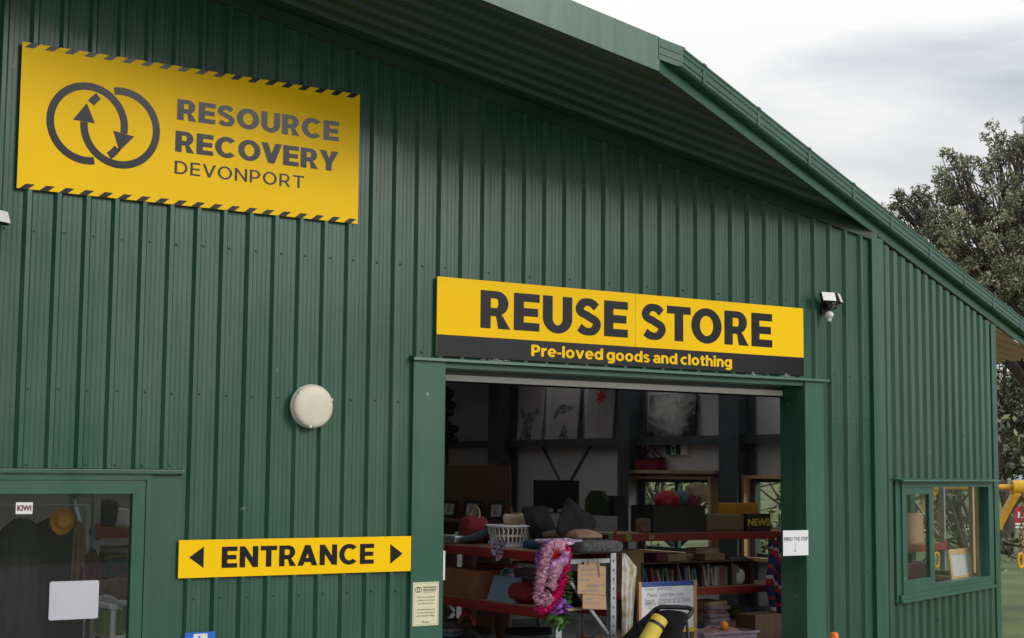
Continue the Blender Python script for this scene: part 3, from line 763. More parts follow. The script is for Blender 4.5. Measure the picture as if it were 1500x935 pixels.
# --- big hazard-striped name board
x0, z1 = wp(33, 62); x1 = wp(527.5, 138)[0]; x0 = wp(28.5, 170)[0]; z1 = (wp(33, 62)[1] + wp(529, 138)[1]) / 2; z0 = (wp(24, 276)[1] + wp(526, 328)[1]) / 2
t = board('name_sign', 'large yellow sign with interlocking arrow rings, hazard striped top and bottom edges', x0, x1, z0, z1)
c1 = lambda X, Y: wp(X / 2.5, Y / 2.5)
for tx, L, B, R, kw in (('RESOURCE', (650, 362), (648, 438), (1241, 480), dict(s=.30, t=.225, gap=.085)), ('RECOVERY', (643, 478), (641, 555), (1240, 551), dict(s=.30, t=.225, gap=.085))):
    ink = MB(M=WALLF(0, YS - .0012, 0)); xl, zt = c1(*L); zb = c1(*B)[1]; xr = c1(*R)[0]
    put_caps(ink, tx, xl, xr, zb, zt - zb, 0, **kw); ink.build('lettering', 'sign_ink', t)
xl, zt = c1(640, 588); zb = c1(640, 636)[1]; xr = c1(1114, 640)[0]
ink = MB(M=WALLF(0, YS - .0012, 0)); put_caps(ink, 'DEVONPORT', xl, xr, zb, zt - zb, 0, s=.165, t=.135, gap=.19)
ink.build('lettering', 'sign_ink', t)
# rings: centres and radii from their outlines on the board
la, ra, ta, ba = c1(170, 440)[0], c1(469, 440)[0], c1(322, 303)[1], c1(322, 603)[1]
lb, rb_, tb, bb = c1(292, 470)[0], c1(587, 470)[0], c1(440, 320)[1], c1(445, 619)[1]
ca = ((la + ra) / 2, (ta + ba) / 2); cb = ((lb + rb_) / 2, (tb + bb) / 2); r1 = (ra - la + rb_ - lb) / 4; r0 = r1 * .815
lg = MB(M=WALLF(0, YS - .0012, 0))
def band(c, a0, a1):
    lg.flat(arc(*c, r1, r1, a0, a1, 48) + arc(*c, r0, r0, a1, a0, 48))
def arrow(c, a, d):
    """arrow head on the ring at angle a, pointing in turning sense d"""
    rm = (r0 + r1) / 2; hw = r1 * .27; ln = r1 * .46
    ct, st = math.cos(math.radians(a)), math.sin(math.radians(a))
    b = (c[0] + rm * ct, c[1] + rm * st); tx, tz = -st * d, ct * d
    lg.flat([(b[0] - ct * hw, b[1] - st * hw), (b[0] + ct * hw, b[1] + st * hw), (b[0] + tx * ln + ct * -.12 * hw, b[1] + tz * ln + st * -.12 * hw)])
band(ca, 282, -8)                                    # left ring, clockwise from its foot to the down arrow
arrow(ca, -8.4, -1)
band(ca, -53, -34)
band(cb, 102, 102 - 284); arrow(cb, 177.6, -1)         # right ring, clockwise to the up arrow
band(cb, 146, 129)
lg.build('ring_logo', 'sign_ink', t)
st = MB(M=WALLF(0, YS - .0012, 0)); nst = 19; w = (x1 - x0) / nst; hs = (z1 - z0) * .036
def stripe(q0, q1, sl, za, zb):
    a = max(x0, q0); b = min(x1, q1); c = min(x1, q1 + sl); d = min(x1, max(x0, q0 + sl))
    st.flat([(a, za), (b, za), (c, zb), (d, zb)])
for za, zb in ((z1 - hs, z1 - .0005), (z0 + .0005, z0 + hs)):
    st = MB(M=WALLF(0, YS - .0012, 0))
    for k in range(nst + 1):
        q = x0 + (k + .12) * w
        if q + .45 * w < x1: stripe(q, q + .45 * w, w * .33, za, zb)
    st.build('hazard_stripes', 'sign_ink', t)

# --- REUSE STORE board
x0 = wp(640, 460)[0]; x1 = wp(1177, 500)[0]; z1 = (wp(640, 405)[1] + wp(1177, 452)[1]) / 2; zm = (wp(640, 491)[1] + wp(1177, 523)[1]) / 2; z0 = 2.978
t = board('store_sign', 'long yellow and black store sign above the wide doorway', x0, x1, z0, z1)
c5 = lambda X, Y: wp(580 + X / 2.2727, 380 + Y / 2.2727)
m = MB(M=WALLF(0, YS - .0012, 0)); m.flat([(x0, z0), (x1, z0), (x1, zm), (x0, zm)]); m.build('black_band', 'sign_black', t)
xl, zt = c5(282, 103); zb = c5(280, 230)[1]; xr, zt2 = c5(1252, 182); zb2 = c5(1250, 292)[1]
h = ((zt - zb) + (zt2 - zb2)) / 2; zb = (zb + zb2) / 2
m = MB(M=WALLF(0, YS - .0012, 0)); xe = c5(772, 200)[0]; xs = c5(818, 200)[0]
put_caps(m, 'REUSE', xl, xe, zb, h, 0, s=.30, t=.222, gap=.10); m.build('lettering', 'sign_ink', t)
m = MB(M=WALLF(0, YS - .0012, 0)); put_caps(m, 'STORE', xs, xr, zb, h, 0, s=.30, t=.222, gap=.10); m.build('lettering', 'sign_ink', t)
m = MB(M=WALLF(0, YS - .0024, 0)); xl = c5(450, 300)[0]; xr = c5(1118, 340)[0]; zt = c5(450, 284)[1]; zd = c5(1117, 370)[1]
zb2 = (c5(450, 322)[1] + c5(1085, 358)[1]) / 2; heavy_words('Pre-loved goods and clothing', xl, xr, zb2, zt - zb2, m.M, 'sign_yellow', t)
m = MB(M=WALLF(0, YS - .0010, 0)); xc = c5(797, 200)[0]; m.flat([(xc, zm), (xc + .0012, zm), (xc + .0012, z1 - .001), (xc, z1 - .001)]); m.build('panel_joint', 'sign_ink', t)

# --- ENTRANCE board
x0 = wp(261.5, 820)[0]; x1 = wp(602, 812)[0]; z1 = (wp(262, 791)[1] + wp(602, 786)[1]) / 2; z0 = (wp(261, 846)[1] + wp(602, 838)[1]) / 2
t = board('entrance_sign', 'yellow entrance sign with a black arrow at each end', x0, x1, z0, z1)
c8 = lambda X, Y: wp(240 + X / 3.571, 760 + Y / 3.571)
m = MB(M=WALLF(0, YS - .0012, 0)); xl, zt = c8(304, 145); zb = c8(302, 256)[1]; xr, zt2 = c8(1100, 132); zb2 = c8(1098, 237)[1]
put_caps(m, 'ENTRANCE', xl, xr, (zb + zb2) / 2, ((zt - zb) + (zt2 - zb2)) / 2, 0, s=.275, t=.215, gap=.11); m.build('lettering', 'entrance_ink', t)
m = MB(M=WALLF(0, YS - .0012, 0)); m.flat([c8(132, 203), c8(207, 258), c8(210, 145)][::1]); m.build('arrow', 'entrance_ink', t)
m = MB(M=WALLF(0, YS - .0012, 0)); m.flat([c8(1184, 236), c8(1249, 183), c8(1184, 132)]); m.build('arrow', 'entrance_ink', t)

# --- cream notice on the left jamb
YJ = -.0365
a = ony(605, 853.5, YJ); b = ony(642.5, 915, YJ); x0, x1, z0, z1 = a.x, b.x - .002, a.z - .302, a.z
t = thing('notice', ((x0 + x1) / 2, YJ, z0), 'small cream printed notice on the left door jamb', 'notice')
m = MB(); m.box(x0, x1, YJ, YJ + .002, z0, z1); m.build('card', 'cream_card', t)
m = MB(M=WALLF(0, YJ - .0008, 0)); q = .008; w = .0012
for (a_, b_, c_, d_) in ((x0 + q, x1 - q, z0 + q, z0 + q + w), (x0 + q, x1 - q, z1 - q - w, z1 - q), (x0 + q, x0 + q + w, z0 + q, z1 - q), (x1 - q - w, x1 - q, z0 + q, z1 - q)):
    m.flat([(a_, c_), (b_, c_), (b_, d_), (a_, d_)])
cxn = (x0 + x1) / 2
for dx in (.036, .052): m.flat([arc(x0 + dx, z1 - .052, .019, .019, 0, 350, 28), arc(x0 + dx, z1 - .052, .0145, .0145, 0, 350, 28)])
put_caps(m, 'RESOURCE', x0 + .085, x1 - .022, z1 - .044, .013, 0); put_caps(m, 'RECOVERY', x0 + .085, x1 - .022, z1 - .063, .013, 0)
put_text(m, 'DEVONPORT', x0 + .085, x1 - .03, z1 - .074, z1 - .067, 0)
for k, s_ in enumerate(('We are currently', 'unable to accept', 'any donations.', '', 'All inward goods', 'to use main gate', 'and weighbridge.', '', 'Thanks.')):
    if s_:
        wd = .0092 * len(s_); zt = z1 - .098 - k * .0215
        put_text(m, s_, cxn - wd / 2, cxn + wd / 2, zt - .014, zt, 0, bold=.008)
m.build('print', 'print_black', t)

# --- MIND THE STEP paper across the right jamb, slightly proud of the edge
x0 = ony(1147, 795, -.037).x; x1 = ony(1184, 795, -.037).x; z1 = ony(1165, 777, -.037).z; z0 = ony(1165, 814, -.037).z
t = thing('paper_notice', ((x0 + x1) / 2, -.037, z0), 'white paper step warning taped to the right door jamb', 'notice')
m = MB(); nseg = 6; vs = []; fs = []
for i in range(nseg + 1):
    x = x0 + (x1 - x0) * i / nseg; yy = -.038 - .004 * math.sin(i / nseg * PI)
    vs += [(x, yy, z0), (x, yy, z1), (x, yy + .0006, z0), (x, yy + .0006, z1)]
for i in range(nseg):
    o = 4 * i; fs += [(o, o + 4, o + 5, o + 1), (o + 2, o + 3, o + 7, o + 6)]
m.add(vs, fs); m.build('sheet', 'paper', t)
m = MB(M=WALLF(0, -.0432, 0)); put_text(m, 'MIND THE STEP', x0 + .01, x1 - .01, z1 - .086, z1 - .054, 0, bold=.0)
xc = x0 + (x1 - x0) * .46; m.flat([(xc - .0012, z1 - .175), (xc + .0012, z1 - .175), (xc + .0012, z1 - .105), (xc - .0012, z1 - .105)])
m.flat([(xc - .012, z1 - .160), (xc, z1 - .178), (xc + .012, z1 - .160), (xc + .010, z1 - .158), (xc, z1 - .1745), (xc - .010, z1 - .158)]); m.build('print', 'print_black', t)

# --- white paper just inside the left jamb
p = ony(651, 806, .02)
m = MB(); m.box(ony(641, 830, .29).x, ony(652, 830, .29).x, .29, .292, ony(648, 850, .29).z, ony(648, 807, .29).z)
solo('paper_strip', m, 'paper', 'narrow white paper stuck inside the left edge of the doorway', 'paper')

# --- round bulkhead lamp
cx_, cz = (wp(426, 595, -.06)[0] + wp(487, 595, -.06)[0]) / 2, (wp(456, 564, -.06)[1] + wp(456, 627, -.06)[1]) / 2
t = thing('bulkhead_lamp', (cx_, -.03, cz - .15), 'round cream bulkhead lamp on the green wall above the entrance sign', 'lamp')
m = MB(M=WALLF(cx_, -.029, cz)); m.lathe([(.13, 0), (.148, .004), (.150, .03), (.147, .036)], 40); m.build('housing', 'white_paint', t, True, 40)
m = MB(M=WALLF(cx_, -.029, cz)); m.lathe([(.145, .036), (.147, .05), (.143, .062), (.133, .071), (.11, .076), (.07, .079), (.02, .080)], 40); m.build('diffuser', 'lamp_shell', t, True, 50)
for a_ in (20, 140, 260):
    m = MB(M=WALLF(cx_ + .139 * math.cos(math.radians(a_)), -.029, cz + .139 * math.sin(math.radians(a_)))); m.box(-.009, .009, -.009, .009, .045, .072, bev=.003); m.build('clip', 'lamp_shell', t)

# --- security lights
def security_light(x, z, label):
    t = thing('security_light', (x, -.03, z - .16), label, 'light', 'twin head security lights')
    F = WALLF(x, -.029, z) @ Matrix.Scale(.82, 4)
    m = MB(M=F); m.box(-.05, .05, -.10, .05, 0, .03, bev=.008); m.box(-.03, .03, -.05, .02, .03, .09, bev=.01); m.build('mount', 'black_plastic', t)
    for dx, dz, ry, rx, w in ((-.055, .065, -.15, -.35, .085), (.10, .06, .55, -.35, .06)):
        A = F @ Matrix.Translation((dx, dz, .12)) @ Matrix.Rotation(ry, 4, 'Y') @ Matrix.Rotation(rx, 4, 'X')
        m = MB(M=A); m.box(-w, w, -.05, .05, -.03, .012, bev=.008); m.tube([(0, -.04, -.03), (-dx * .6, -.09, -.06)], .016, 8); h_ = m.build('lamp_head', 'black_plastic', t)
        m = MB(M=A); m.box(-w + .004, w - .004, -.047, .047, .0125, .016, bev=.001); m.build('lens', 'white_plastic', h_)
    m = MB(M=F @ Matrix.Translation((-.0, -.115, .075))); m.blob((0, 0, 0), .042, .042, .05, 1.0, 16, 10); m.M = F @ Matrix.Translation((0, -.165, .075)) @ Matrix.Rotation(-PI / 2, 4, 'X'); m.lathe([(.02, -.02), (.024, .01), (.02, .03)], 14)
    m.build('motion_sensor', 'white_plastic', t, True)
    m = MB(M=F @ Matrix.Translation((.045, -.03, .085))); m.blob((0, 0, 0), .038, .03, .04, .9, 14, 8); m.build('swivel', 'steel_grey', t, True)
    return t
p = ony(1213, 440, -.1)
security_light(p.x + .02, p.z - .03, 'twin head white security light right of the long yellow store sign')
q = ony(6, 316, -.1)
security_light(q.x - .10, q.z - .065, 'twin head white security light at left edge under the large yellow sign')

# --- blue accessible parking sign low on the wall
x0, z1 = wp(271, 927.5); x1 = wp(315.5, 927)[0]; w = x1 - x0
t = thing('accessible_sign', ((x0 + x1) / 2, YS, z1 - w), 'small blue wheelchair access sign under the yellow entrance sign', 'sign')
mat('sign_blue', (0.01, 0.13, 0.55), 0.35)
m = MB(); m.box(x0, x1, YS, YS + .003, z1 - w * 1.25, z1, bev=.0008); m.build('board', 'sign_blue', t)
F = WALLF(x0, YS - .001, z1 - w); m = MB(M=F)
def rrect(a, b, c, d, r): return arc(b - r, d - r, r, r, 0, 90, 5) + arc(a + r, d - r, r, r, 90, 180, 5) + arc(a + r, c + r, r, r, 180, 270, 5) + arc(b - r, c + r, r, r, 270, 360, 5)
m.flat(rrect(w * .28, w * .74, w * .52, w * .955, w * .05)); m.build('panel', 'white_plastic', t)
m = MB(M=F @ Matrix.Translation((0, 0, .0008))); m.flat(arc(w * .47, w * .86, w * .035, w * .035, 0, 340, 16)); m.flat([(w * .45, w * .82), (w * .45, w * .68), (w * .57, w * .68), (w * .62, w * .57), (w * .66, w * .585), (w * .60, w * .71), (w * .49, w * .71), (w * .49, w * .82)])
m.flat(arc(w * .49, w * .64, w * .085, w * .085, 120, 350, 20) + arc(w * .49, w * .64, w * .06, w * .06, 350, 120, 20)); m.build('wheelchair_symbol', 'sign_blue', t)
# --- traffic cone in front of the right jamb
c = ony(1222, 926, -.38); cz = c.z
t = thing('traffic_cone', (c.x, c.y, .004), 'orange traffic cone standing before the wall right of the doorway', 'cone')
m = MB(M=T(c.x, c.y, .004)); m.box(-.19, .19, -.19, .19, 0, .035, bev=.01); m.build('base', 'black_plastic', t)
m = MB(M=T(c.x, c.y, .004)); m.lathe([(.15, .036), (.14, .05), (.105, .3), (.075, .52), (.034, cz - .03), (.030, cz - .012), (.022, cz - .006)], 24); cb_ = m.build('cone_body', 'cone_orange', t, True, 40)
m = MB(M=T(c.x, c.y, .004)); m.lathe([(.1085, .30), (.0775, .52)], 24, cap=False); m.build('reflective_band', 'white_plastic', cb_, True)

# --- old cobwebs and grit caught on the head flashing
mat('cobweb', (0.26, 0.27, 0.27), 0.9, var=.3, scale=40)
def cobweb(label, px, py, w, hh, seed):
    r = random.Random(seed); c = ony(px, py, -.045); mb = MB(); zb = 2.968
    for k in range(9):
        a = c.x + r.uniform(-w, w); b = a + r.uniform(.01, .03); tp = (c.x + r.uniform(-.012, .012), -.038 - r.uniform(0, .004), zb + hh * r.uniform(.4, 1))
        mb.add([(a, -.058 + r.uniform(0, .015), zb - .008), (b, -.056 + r.uniform(0, .015), zb - .008), tp], [(0, 1, 2)]); mb.tube([(a, -.058, zb - .008), tp], .0012, 4)
    for k in range(14): mb.blob((c.x + r.uniform(-2.2 * w, 2.2 * w), -.05 + r.uniform(-.008, .008), zb - .003), r.uniform(.004, .010), .005, .004, 1, 6, 4)
    solo('cobweb', mb, 'cobweb', label, 'cobweb', 'cobwebs on the head flashing')
cobweb('pale cobweb tuft on flashing below the lettering of store sign', 1103, 549, .035, .026, 1)
cobweb('pale cobweb tuft on flashing near the right end of store sign', 1152, 551, .04, .024, 2)
cobweb('dusty cobweb on the head flashing left of centre', 725, 532, .06, .012, 3)

# ================================================================== inside the shed
def rack(label, O, ux, L, D, H, levels, boards=True, name='shelving_rack'):
    """long-span rack: local x along its length from O, y across its depth, z up"""
    F = frame(O, ux, (-ux[1], ux[0], 0)); t = thing(name, O, label, 'rack')
    c = F @ Vector((0, 0, 0))
    for x in (0, L):
        for y in (0, D):
            m = MB(M=F); w = .055; sx = 1 if x == 0 else -1; sy = 1 if y == 0 else -1
            x_ = x; m.box(x_, x_ + sx * .004, y, y + sy * w, 0, H); m.box(x_ + sx * .004, x_ + sx * w, y, y + sy * .004, 0, H); m.box(x_ + sx * (w - .004), x_ + sx * w, y + sy * .004, y + sy * w, 0, H)
            pst = m.build('post', 'galvanised', t)
            m = MB(M=F)
            for k in range(int((H - .06) / .075)):
                z = .05 + k * .075
                m.box(x_ - sx * .0008, x_ - sx * .0002, y + sy * .021, y + sy * .033, z, z + .022)
            m.build('slots', 'black_plastic', pst)
        for (z, zz) in [(H - .145, H - .145), (H - .75, H - .2), (H - .75, H - 1.25), (.15, .15)]:
            m = MB(M=F); xx = x + (.008 if x == 0 else -.038); m.add([(xx, .055, z - .018), (xx + .03, .055, z - .018), (xx + .03, D - .055, zz - .018), (xx, D - .055, zz - .018), (xx, .055, z + .018), (xx + .03, .055, z + .018), (xx + .03, D - .055, zz + .018), (xx, D - .055, zz + .018)],
                                         [(0, 3, 2, 1), (4, 5, 6, 7), (0, 1, 5, 4), (1, 2, 6, 5), (2, 3, 7, 6), (3, 0, 4, 7)]); m.build('brace', 'galvanised', t)
    for z in levels:
        for y in (-.012, D - .03):
            m = MB(M=F); m.box(.058, L - .058, y, y + .042, z - .075, z, bev=.004); m.box(.02, .058, y - .003, y - .0005, z - .09, z + .04); m.box(L - .058, L - .02, y - .003, y - .0005, z - .09, z + .04); m.build('beam', 'rack_red', t)
        m = MB(M=F); m.box(.06, L - .06, .032, D - .032, z - .012, z + .006); m.build('shelf_board', 'particle_board', t)
    return t
RX, RY = 1.5, .70
rack('red beamed shelving rack just inside the doorway, end facing out', (RX + .6, RY, FLOOR), (0, 1, 0), 2.45, .6, 1.585 - FLOOR, (1.508 - FLOOR, 1.055 - FLOOR, .55 - FLOOR, .18))
Z1, Z2 = 1.516, 1.063
R2Y = 3.2
rack('red beamed shelving rack of books and boxes across the back', (3.95, R2Y, FLOOR), (1, 0, 0), 2.75, .6, 1.53 - FLOOR, (1.53 - FLOOR, .955 - FLOOR, .35))
Q1, Q2, Q3 = 1.538, .963, .458
for px in (920, 1102):
    pass
mat('tag_green', (0.25, 0.42, 0.05), 0.6)
rack('grey shelving rack along the inner side wall under the television', (XS - 1.15, 7.75, FLOOR), (0, 1, 0), 2.7, .55, 1.6, (1.50, .9, .3))
# NB local y of this one runs towards -x
def box_at(name, label, cat, px0, px1, pyt, base, y, d, m, bev=.006, group=None, rz=0, top_open=False):
    """a carton whose front spans px0..px1 at depth y, standing on height base and reaching pixel row pyt"""
    a = ony(px0, pyt, y); b = ony(px1, pyt, y); h = a.z - base
    mb = MB(M=T((a.x + b.x) / 2, y + d / 2, base, rz=rz)); w = abs(b.x - a.x) / 2
    if top_open:
        e = .012
        mb.box(-w, w, -d / 2, d / 2, 0, e); mb.box(-w, w, -d / 2, -d / 2 + e, e, h); mb.box(-w, w, d / 2 - e, d / 2, e, h); mb.box(-w, -w + e, -d / 2 + e, d / 2 - e, e, h); mb.box(w - e, w, -d / 2 + e, d / 2 - e, e, h)
    else: mb.box(-w, w, -d / 2, d / 2, 0, h, bev=bev)
    return solo(name, mb, m, label, cat, group)
def soft(name, label, cat, c, s, m, rz=0, rx=0, ry=0, e=.55, amp=.02, fr=6, seed=1, pinch=0.0):
    mb = MB(M=T(*c, rx=rx, ry=ry, rz=rz)); mb.blob((0, 0, 0), *s, e=e, amp=amp, fr=fr, seed=seed, pinch=pinch, nu=44, nv=26)
    return solo(name, mb, m, label, cat, smooth=True)

# ---- laundry basket on the top shelf
bp = onx(746, 790, 1.74); bc = Vector((1.74, bp.y, Z1))
r_t = .195; hb = .185
t = thing('laundry_basket', bc, 'white slotted plastic laundry basket on top of the near rack', 'basket')
m = MB(M=T(*bc))
def rad(z): return .145 + (r_t - .145) * (z / hb)
m.lathe([(.001, 0), (.145, 0), (rad(.03), .03), (rad(.03) - .004, .031), (.14, .005), (.001, .005)], 40, cap=False)
m.lathe([(rad(.165), .160), (r_t, hb - .012), (r_t + .018, hb - .010), (r_t + .018, hb - .002), (r_t - .002, hb), (rad(.165) - .005, .162)], 40)
m.lathe([(rad(.088), .088), (rad(.104), .104), (rad(.104) - .005, .104), (rad(.088) - .005, .088), (rad(.088), .088)], 40, cap=False)
n_ = 28
for k in range(n_):
    for z0_, z1_, tw in ((.028, .09, .5), (.102, .164, .0)):
        for sg in (-1, 1):
            a0_ = 2 * PI * k / n_; zm_ = (z0_ + z1_) / 2
            pts = []
            for zz, dd in ((z0_, .0), (zm_, sg * .05), (z1_, .0)):
                pts.append((rad(zz) * math.cos(a0_ + dd) * .99, rad(zz) * math.sin(a0_ + dd) * .99, zz))
            if sg == 1: m.tube(pts, .0065, 4, caps=False)
m.build('tub', 'white_plastic', t, True, 50)
mat('red_cloth', (0.24, 0.015, 0.035), 0.85, var=0.3, bump=1.0, bscale=16)
mat('blue_grey_cloth', (0.10, 0.17, 0.20), 0.9, var=0.25, bump=0.9, bscale=16)
mat('beige_cloth', (0.42, 0.31, 0.20), 0.9, var=0.2, bump=0.9, bscale=16)
mat('brown_cloth', (0.20, 0.12, 0.08), 0.9, var=0.25, bump=0.9, bscale=16)
mat('blue_cloth', (0.015, 0.06, 0.13), 0.9, var=0.3, bump=0.9, bscale=16)
mat('floral_cloth', (0.16, 0.10, 0.22), 0.9, var=0.5, scale=38, col2=(0.62, 0.45, 0.60), pat='voronoi')
mat('grey_check', (0.05, 0.05, 0.055), 0.9, var=0.5, scale=40, col2=(0.09, 0.09, 0.095), bump=.8, bscale=16)
def shelf_soft(name, label, cat, px, py, x, s, m, base=None, **kw):
    p = onx(px, py, x); z = (base if base is not None else Z1) + s[2] * .93
    return soft(name, label, cat, (x, p.y, z), s, m, **kw)
shelf_soft('cloth_bag', 'red fabric bag left of the white laundry basket', 'bag', 694, 785, 1.78, (.12, .11, .125), 'red_cloth', seed=3, amp=.02)
m = MB(); p = onx(694, 760, 1.78)
m.tube([(1.78 + .03 * math.sin(a), p.y + .085 * math.cos(a), Z1 + .2 + .12 * math.sin(a)) for a in [i * PI / 10 for i in range(11)]], .008, 6); solo('bag_strap', m, 'beige_cloth', 'pale loop strap rising from the red fabric bag', 'strap', smooth=True)
m = MB(); p = onx(688, 790, 1.62)
m.tube([onx(671, 792, 1.62), onx(690, 789, 1.63), onx(705, 783, 1.64), onx(718, 776, 1.64)], [.028, .033, .035, .03], 10); solo('rolled_garment', m, 'blue_grey_cloth', 'pale blue rolled garment leaning by the white basket', 'garment', smooth=True)
m = MB(); a = onx(650, 783, 1.62); b = onx(676, 783, 1.62); m.box(1.55, 1.85, b.y, a.y, Z1, Z1 + .07, bev=.012); solo('metal_case', m, 'galvanised', 'low silver case at far left of the top shelf', 'case')
shelf_soft('cushion', 'beige cushion showing above the white basket rim', 'cushion', 762, 765, 1.95, (.14, .14, .06), 'beige_cloth', base=Z1 + .10, pinch=.85, e=.34, rx=.9, amp=.01)
shelf_soft('cushion', 'dark brown cushion propped behind the basket on the near rack', 'cushion', 792, 755, 1.98, (.17, .17, .07), 'dark_cloth', base=Z1 + .12, pinch=.85, e=.34, rx=1.1, rz=.3, amp=.012)
shelf_soft('cushion', 'black pointed cushion standing on its corner at centre of pile', 'cushion', 845, 752, 2.0, (.19, .19, .07), 'dark_cloth', base=Z1 + .12, pinch=.85, e=.34, rx=1.2, ry=.6, amp=.012)
shelf_soft('cushion', 'long tan cushion lying under the black pointed cushion', 'cushion', 838, 771, 1.95, (.13, .26, .055), 'brown_cloth', base=Z1 + .06, pinch=.8, e=.34, amp=.012)
shelf_soft('folded_blanket', 'dark blue folded blanket under the tan cushion', 'blanket', 822, 785, 1.85, (.20, .33, .035), 'blue_cloth', e=.35, amp=.015)
shelf_soft('patterned_fabric', 'purple and white floral fabric draped across the blanket', 'fabric', 818, 780, 1.66, (.12, .24, .02), 'floral_cloth', base=Z1 + .055, amp=.014, rx=.0, e=.5)
shelf_soft('folded_clothes', 'black and grey folded clothes at near end of the rack', 'clothes', 868, 795, 1.86, (.22, .17, .045), 'grey_check', e=.4, amp=.014, seed=9)
m = MB(); p0 = onx(719, 792, 1.49); p1 = onx(743, 792, 1.49); p2 = onx(731, 823, 1.485)
vs = []; fs = []; N_ = 8
for i in range(N_ + 1):
    for j in range(N_ + 1):
        u_, v_ = i / N_, j / N_; w_ = 1 - v_ * .86
        q = p0.lerp(p1, .5 + (u_ - .5) * w_ * 1.25); q = q.copy(); q.z -= v_ * (p0.z - p2.z); q.x += -.012 - .01 * math.sin(u_ * 14 + v_ * 3)
        vs.append(q)
for i in range(N_):
    for j in range(N_): fs.append((i * (N_ + 1) + j, (i + 1) * (N_ + 1) + j, (i + 1) * (N_ + 1) + j + 1, i * (N_ + 1) + j + 1))
o_ = len(vs); vs2 = [q + Vector((.004, 0, 0)) for q in vs]
m.add(vs + vs2, fs + [tuple(i + o_ for i in f[::-1]) for f in fs]); solo('scarf', m, 'floral_cloth', 'purple floral scarf corner hanging over the red top beam', 'scarf', smooth=True)

# ---- second shelf: bags
mat('tan_leather', (0.30, 0.12, 0.055), 0.5, var=0.15, bump=0.15)
def handbag(label, px0, px1, pyt, pyb, x, d, m, handle=True, lean=.12, hm=None, td=.25):
    a = onx(px0, pyb, x); b = onx(px1, pyb, x); h = onx((px0 + px1) / 2, pyt, x).z - Z2; y0, y1 = min(a.y, b.y), max(a.y, b.y)
    t = thing('handbag', (x + d / 2, (y0 + y1) / 2, Z2), label, 'handbag')
    w = (y1 - y0) / 2; F = frame((x + d / 2, (y0 + y1) / 2, Z2), (0, -1, 0), (0, 0, 1))
    mb = MB(M=F); k = 1 - lean
    pr = [(-w, 0), (w, 0), (w * k, h), (-w * k, h)]
    mb.add([(px, pz, sg * d / 2 * (1 if pz == 0 else td)) for sg in (1, -1) for px, pz in pr], [(0, 1, 2, 3), (7, 6, 5, 4), (1, 0, 4, 5), (2, 1, 5, 6), (3, 2, 6, 7), (0, 3, 7, 4)])
    body = mb.build('body', m, t)
    if handle:
        mb = MB(M=F); mb.tube([(w * .5 * math.cos(q), h + h * .38 * math.sin(q) - .01, 0) for q in [i * PI / 12 for i in range(13)]], .008, 7); mb.build('handle', hm or m, t, True)
    return t
handbag('tan leather bucket bag on second shelf at left', 650, 698, 834, 872, 1.54, .24, 'tan_leather', handle=False, lean=-.06, td=1.08)
mat('pale_blue_leather', (0.20, 0.31, 0.40), 0.45, var=0.1)
handbag('pale blue handbag with looped handle on second shelf', 713, 752, 845, 880, 1.55, .15, 'pale_blue_leather')
mat('maroon_leather', (0.16, 0.02, 0.035), 0.45)
handbag('maroon bag with pale edging behind the blue handbag', 697, 722, 838, 874, 1.72, .14, 'maroon_leather')
p = onx(768, 868, 1.66); soft('sports_helmet', 'red and black rounded helmet right of the blue handbag', 'helmet', (1.66, p.y, Z2 + .088), (.12, .15, .09), 'red_cloth', e=.85, amp=.0)
soft('black_rucksack', 'black padded rucksack on second shelf near the rack end', 'rucksack', (1.78, 1.02, Z2 + .118), (.16, .17, .125), 'dark_cloth', amp=.02, seed=5)
mat('olive_bag', (0.06, 0.075, 0.03), 0.8, bump=.8, bscale=16)
soft('olive_bag', 'olive duffel bag at the rack end behind the cardboard notes', 'bag', (1.92, 1.0, Z2 + .138), (.1, .22, .14), 'olive_bag', amp=.012, seed=6)
# ---- low shelf
mat('hot_red', (0.45, 0.02, 0.04), .5)
p = onx(690, 920, 1.62); m = MB(M=T(1.7, p.y, .558)); m.blob((0, 0, .13), .14, .17, .125, .8, amp=.008)
solo('riding_helmet', m, 'black_plastic', 'black helmet on the low shelf at left of rack', 'helmet', smooth=True)
m = MB(); c = onx(688, 915, 1.6); m.tube([c + Vector((-.03, .12 * math.cos(q), .10 * math.sin(q))) for q in [i * PI / 12 for i in range(13)]], .014, 8); solo('red_hose', m, 'hot_red', 'curved red tube arching over the black helmet', 'tube', smooth=True)
mat('teal_box', (0.03, 0.20, 0.12), .5); mat('sky_blue', (0.10, 0.30, 0.5), .5)
m = MB(M=T(1.75, 1.2, .558)); m.box(-.1, .1, -.14, .14, 0, .16, bev=.01); solo('blue_toy_box', m, 'sky_blue', 'blue box on low shelf under the cardboard notes', 'box')
m = MB(M=T(1.93, .95, .558, rz=.3)); m.box(-.06, .06, -.08, .08, 0, .2, bev=.01); solo('green_toy_box', m, 'teal_box', 'green packet on low shelf near the galvanised end post', 'packet')

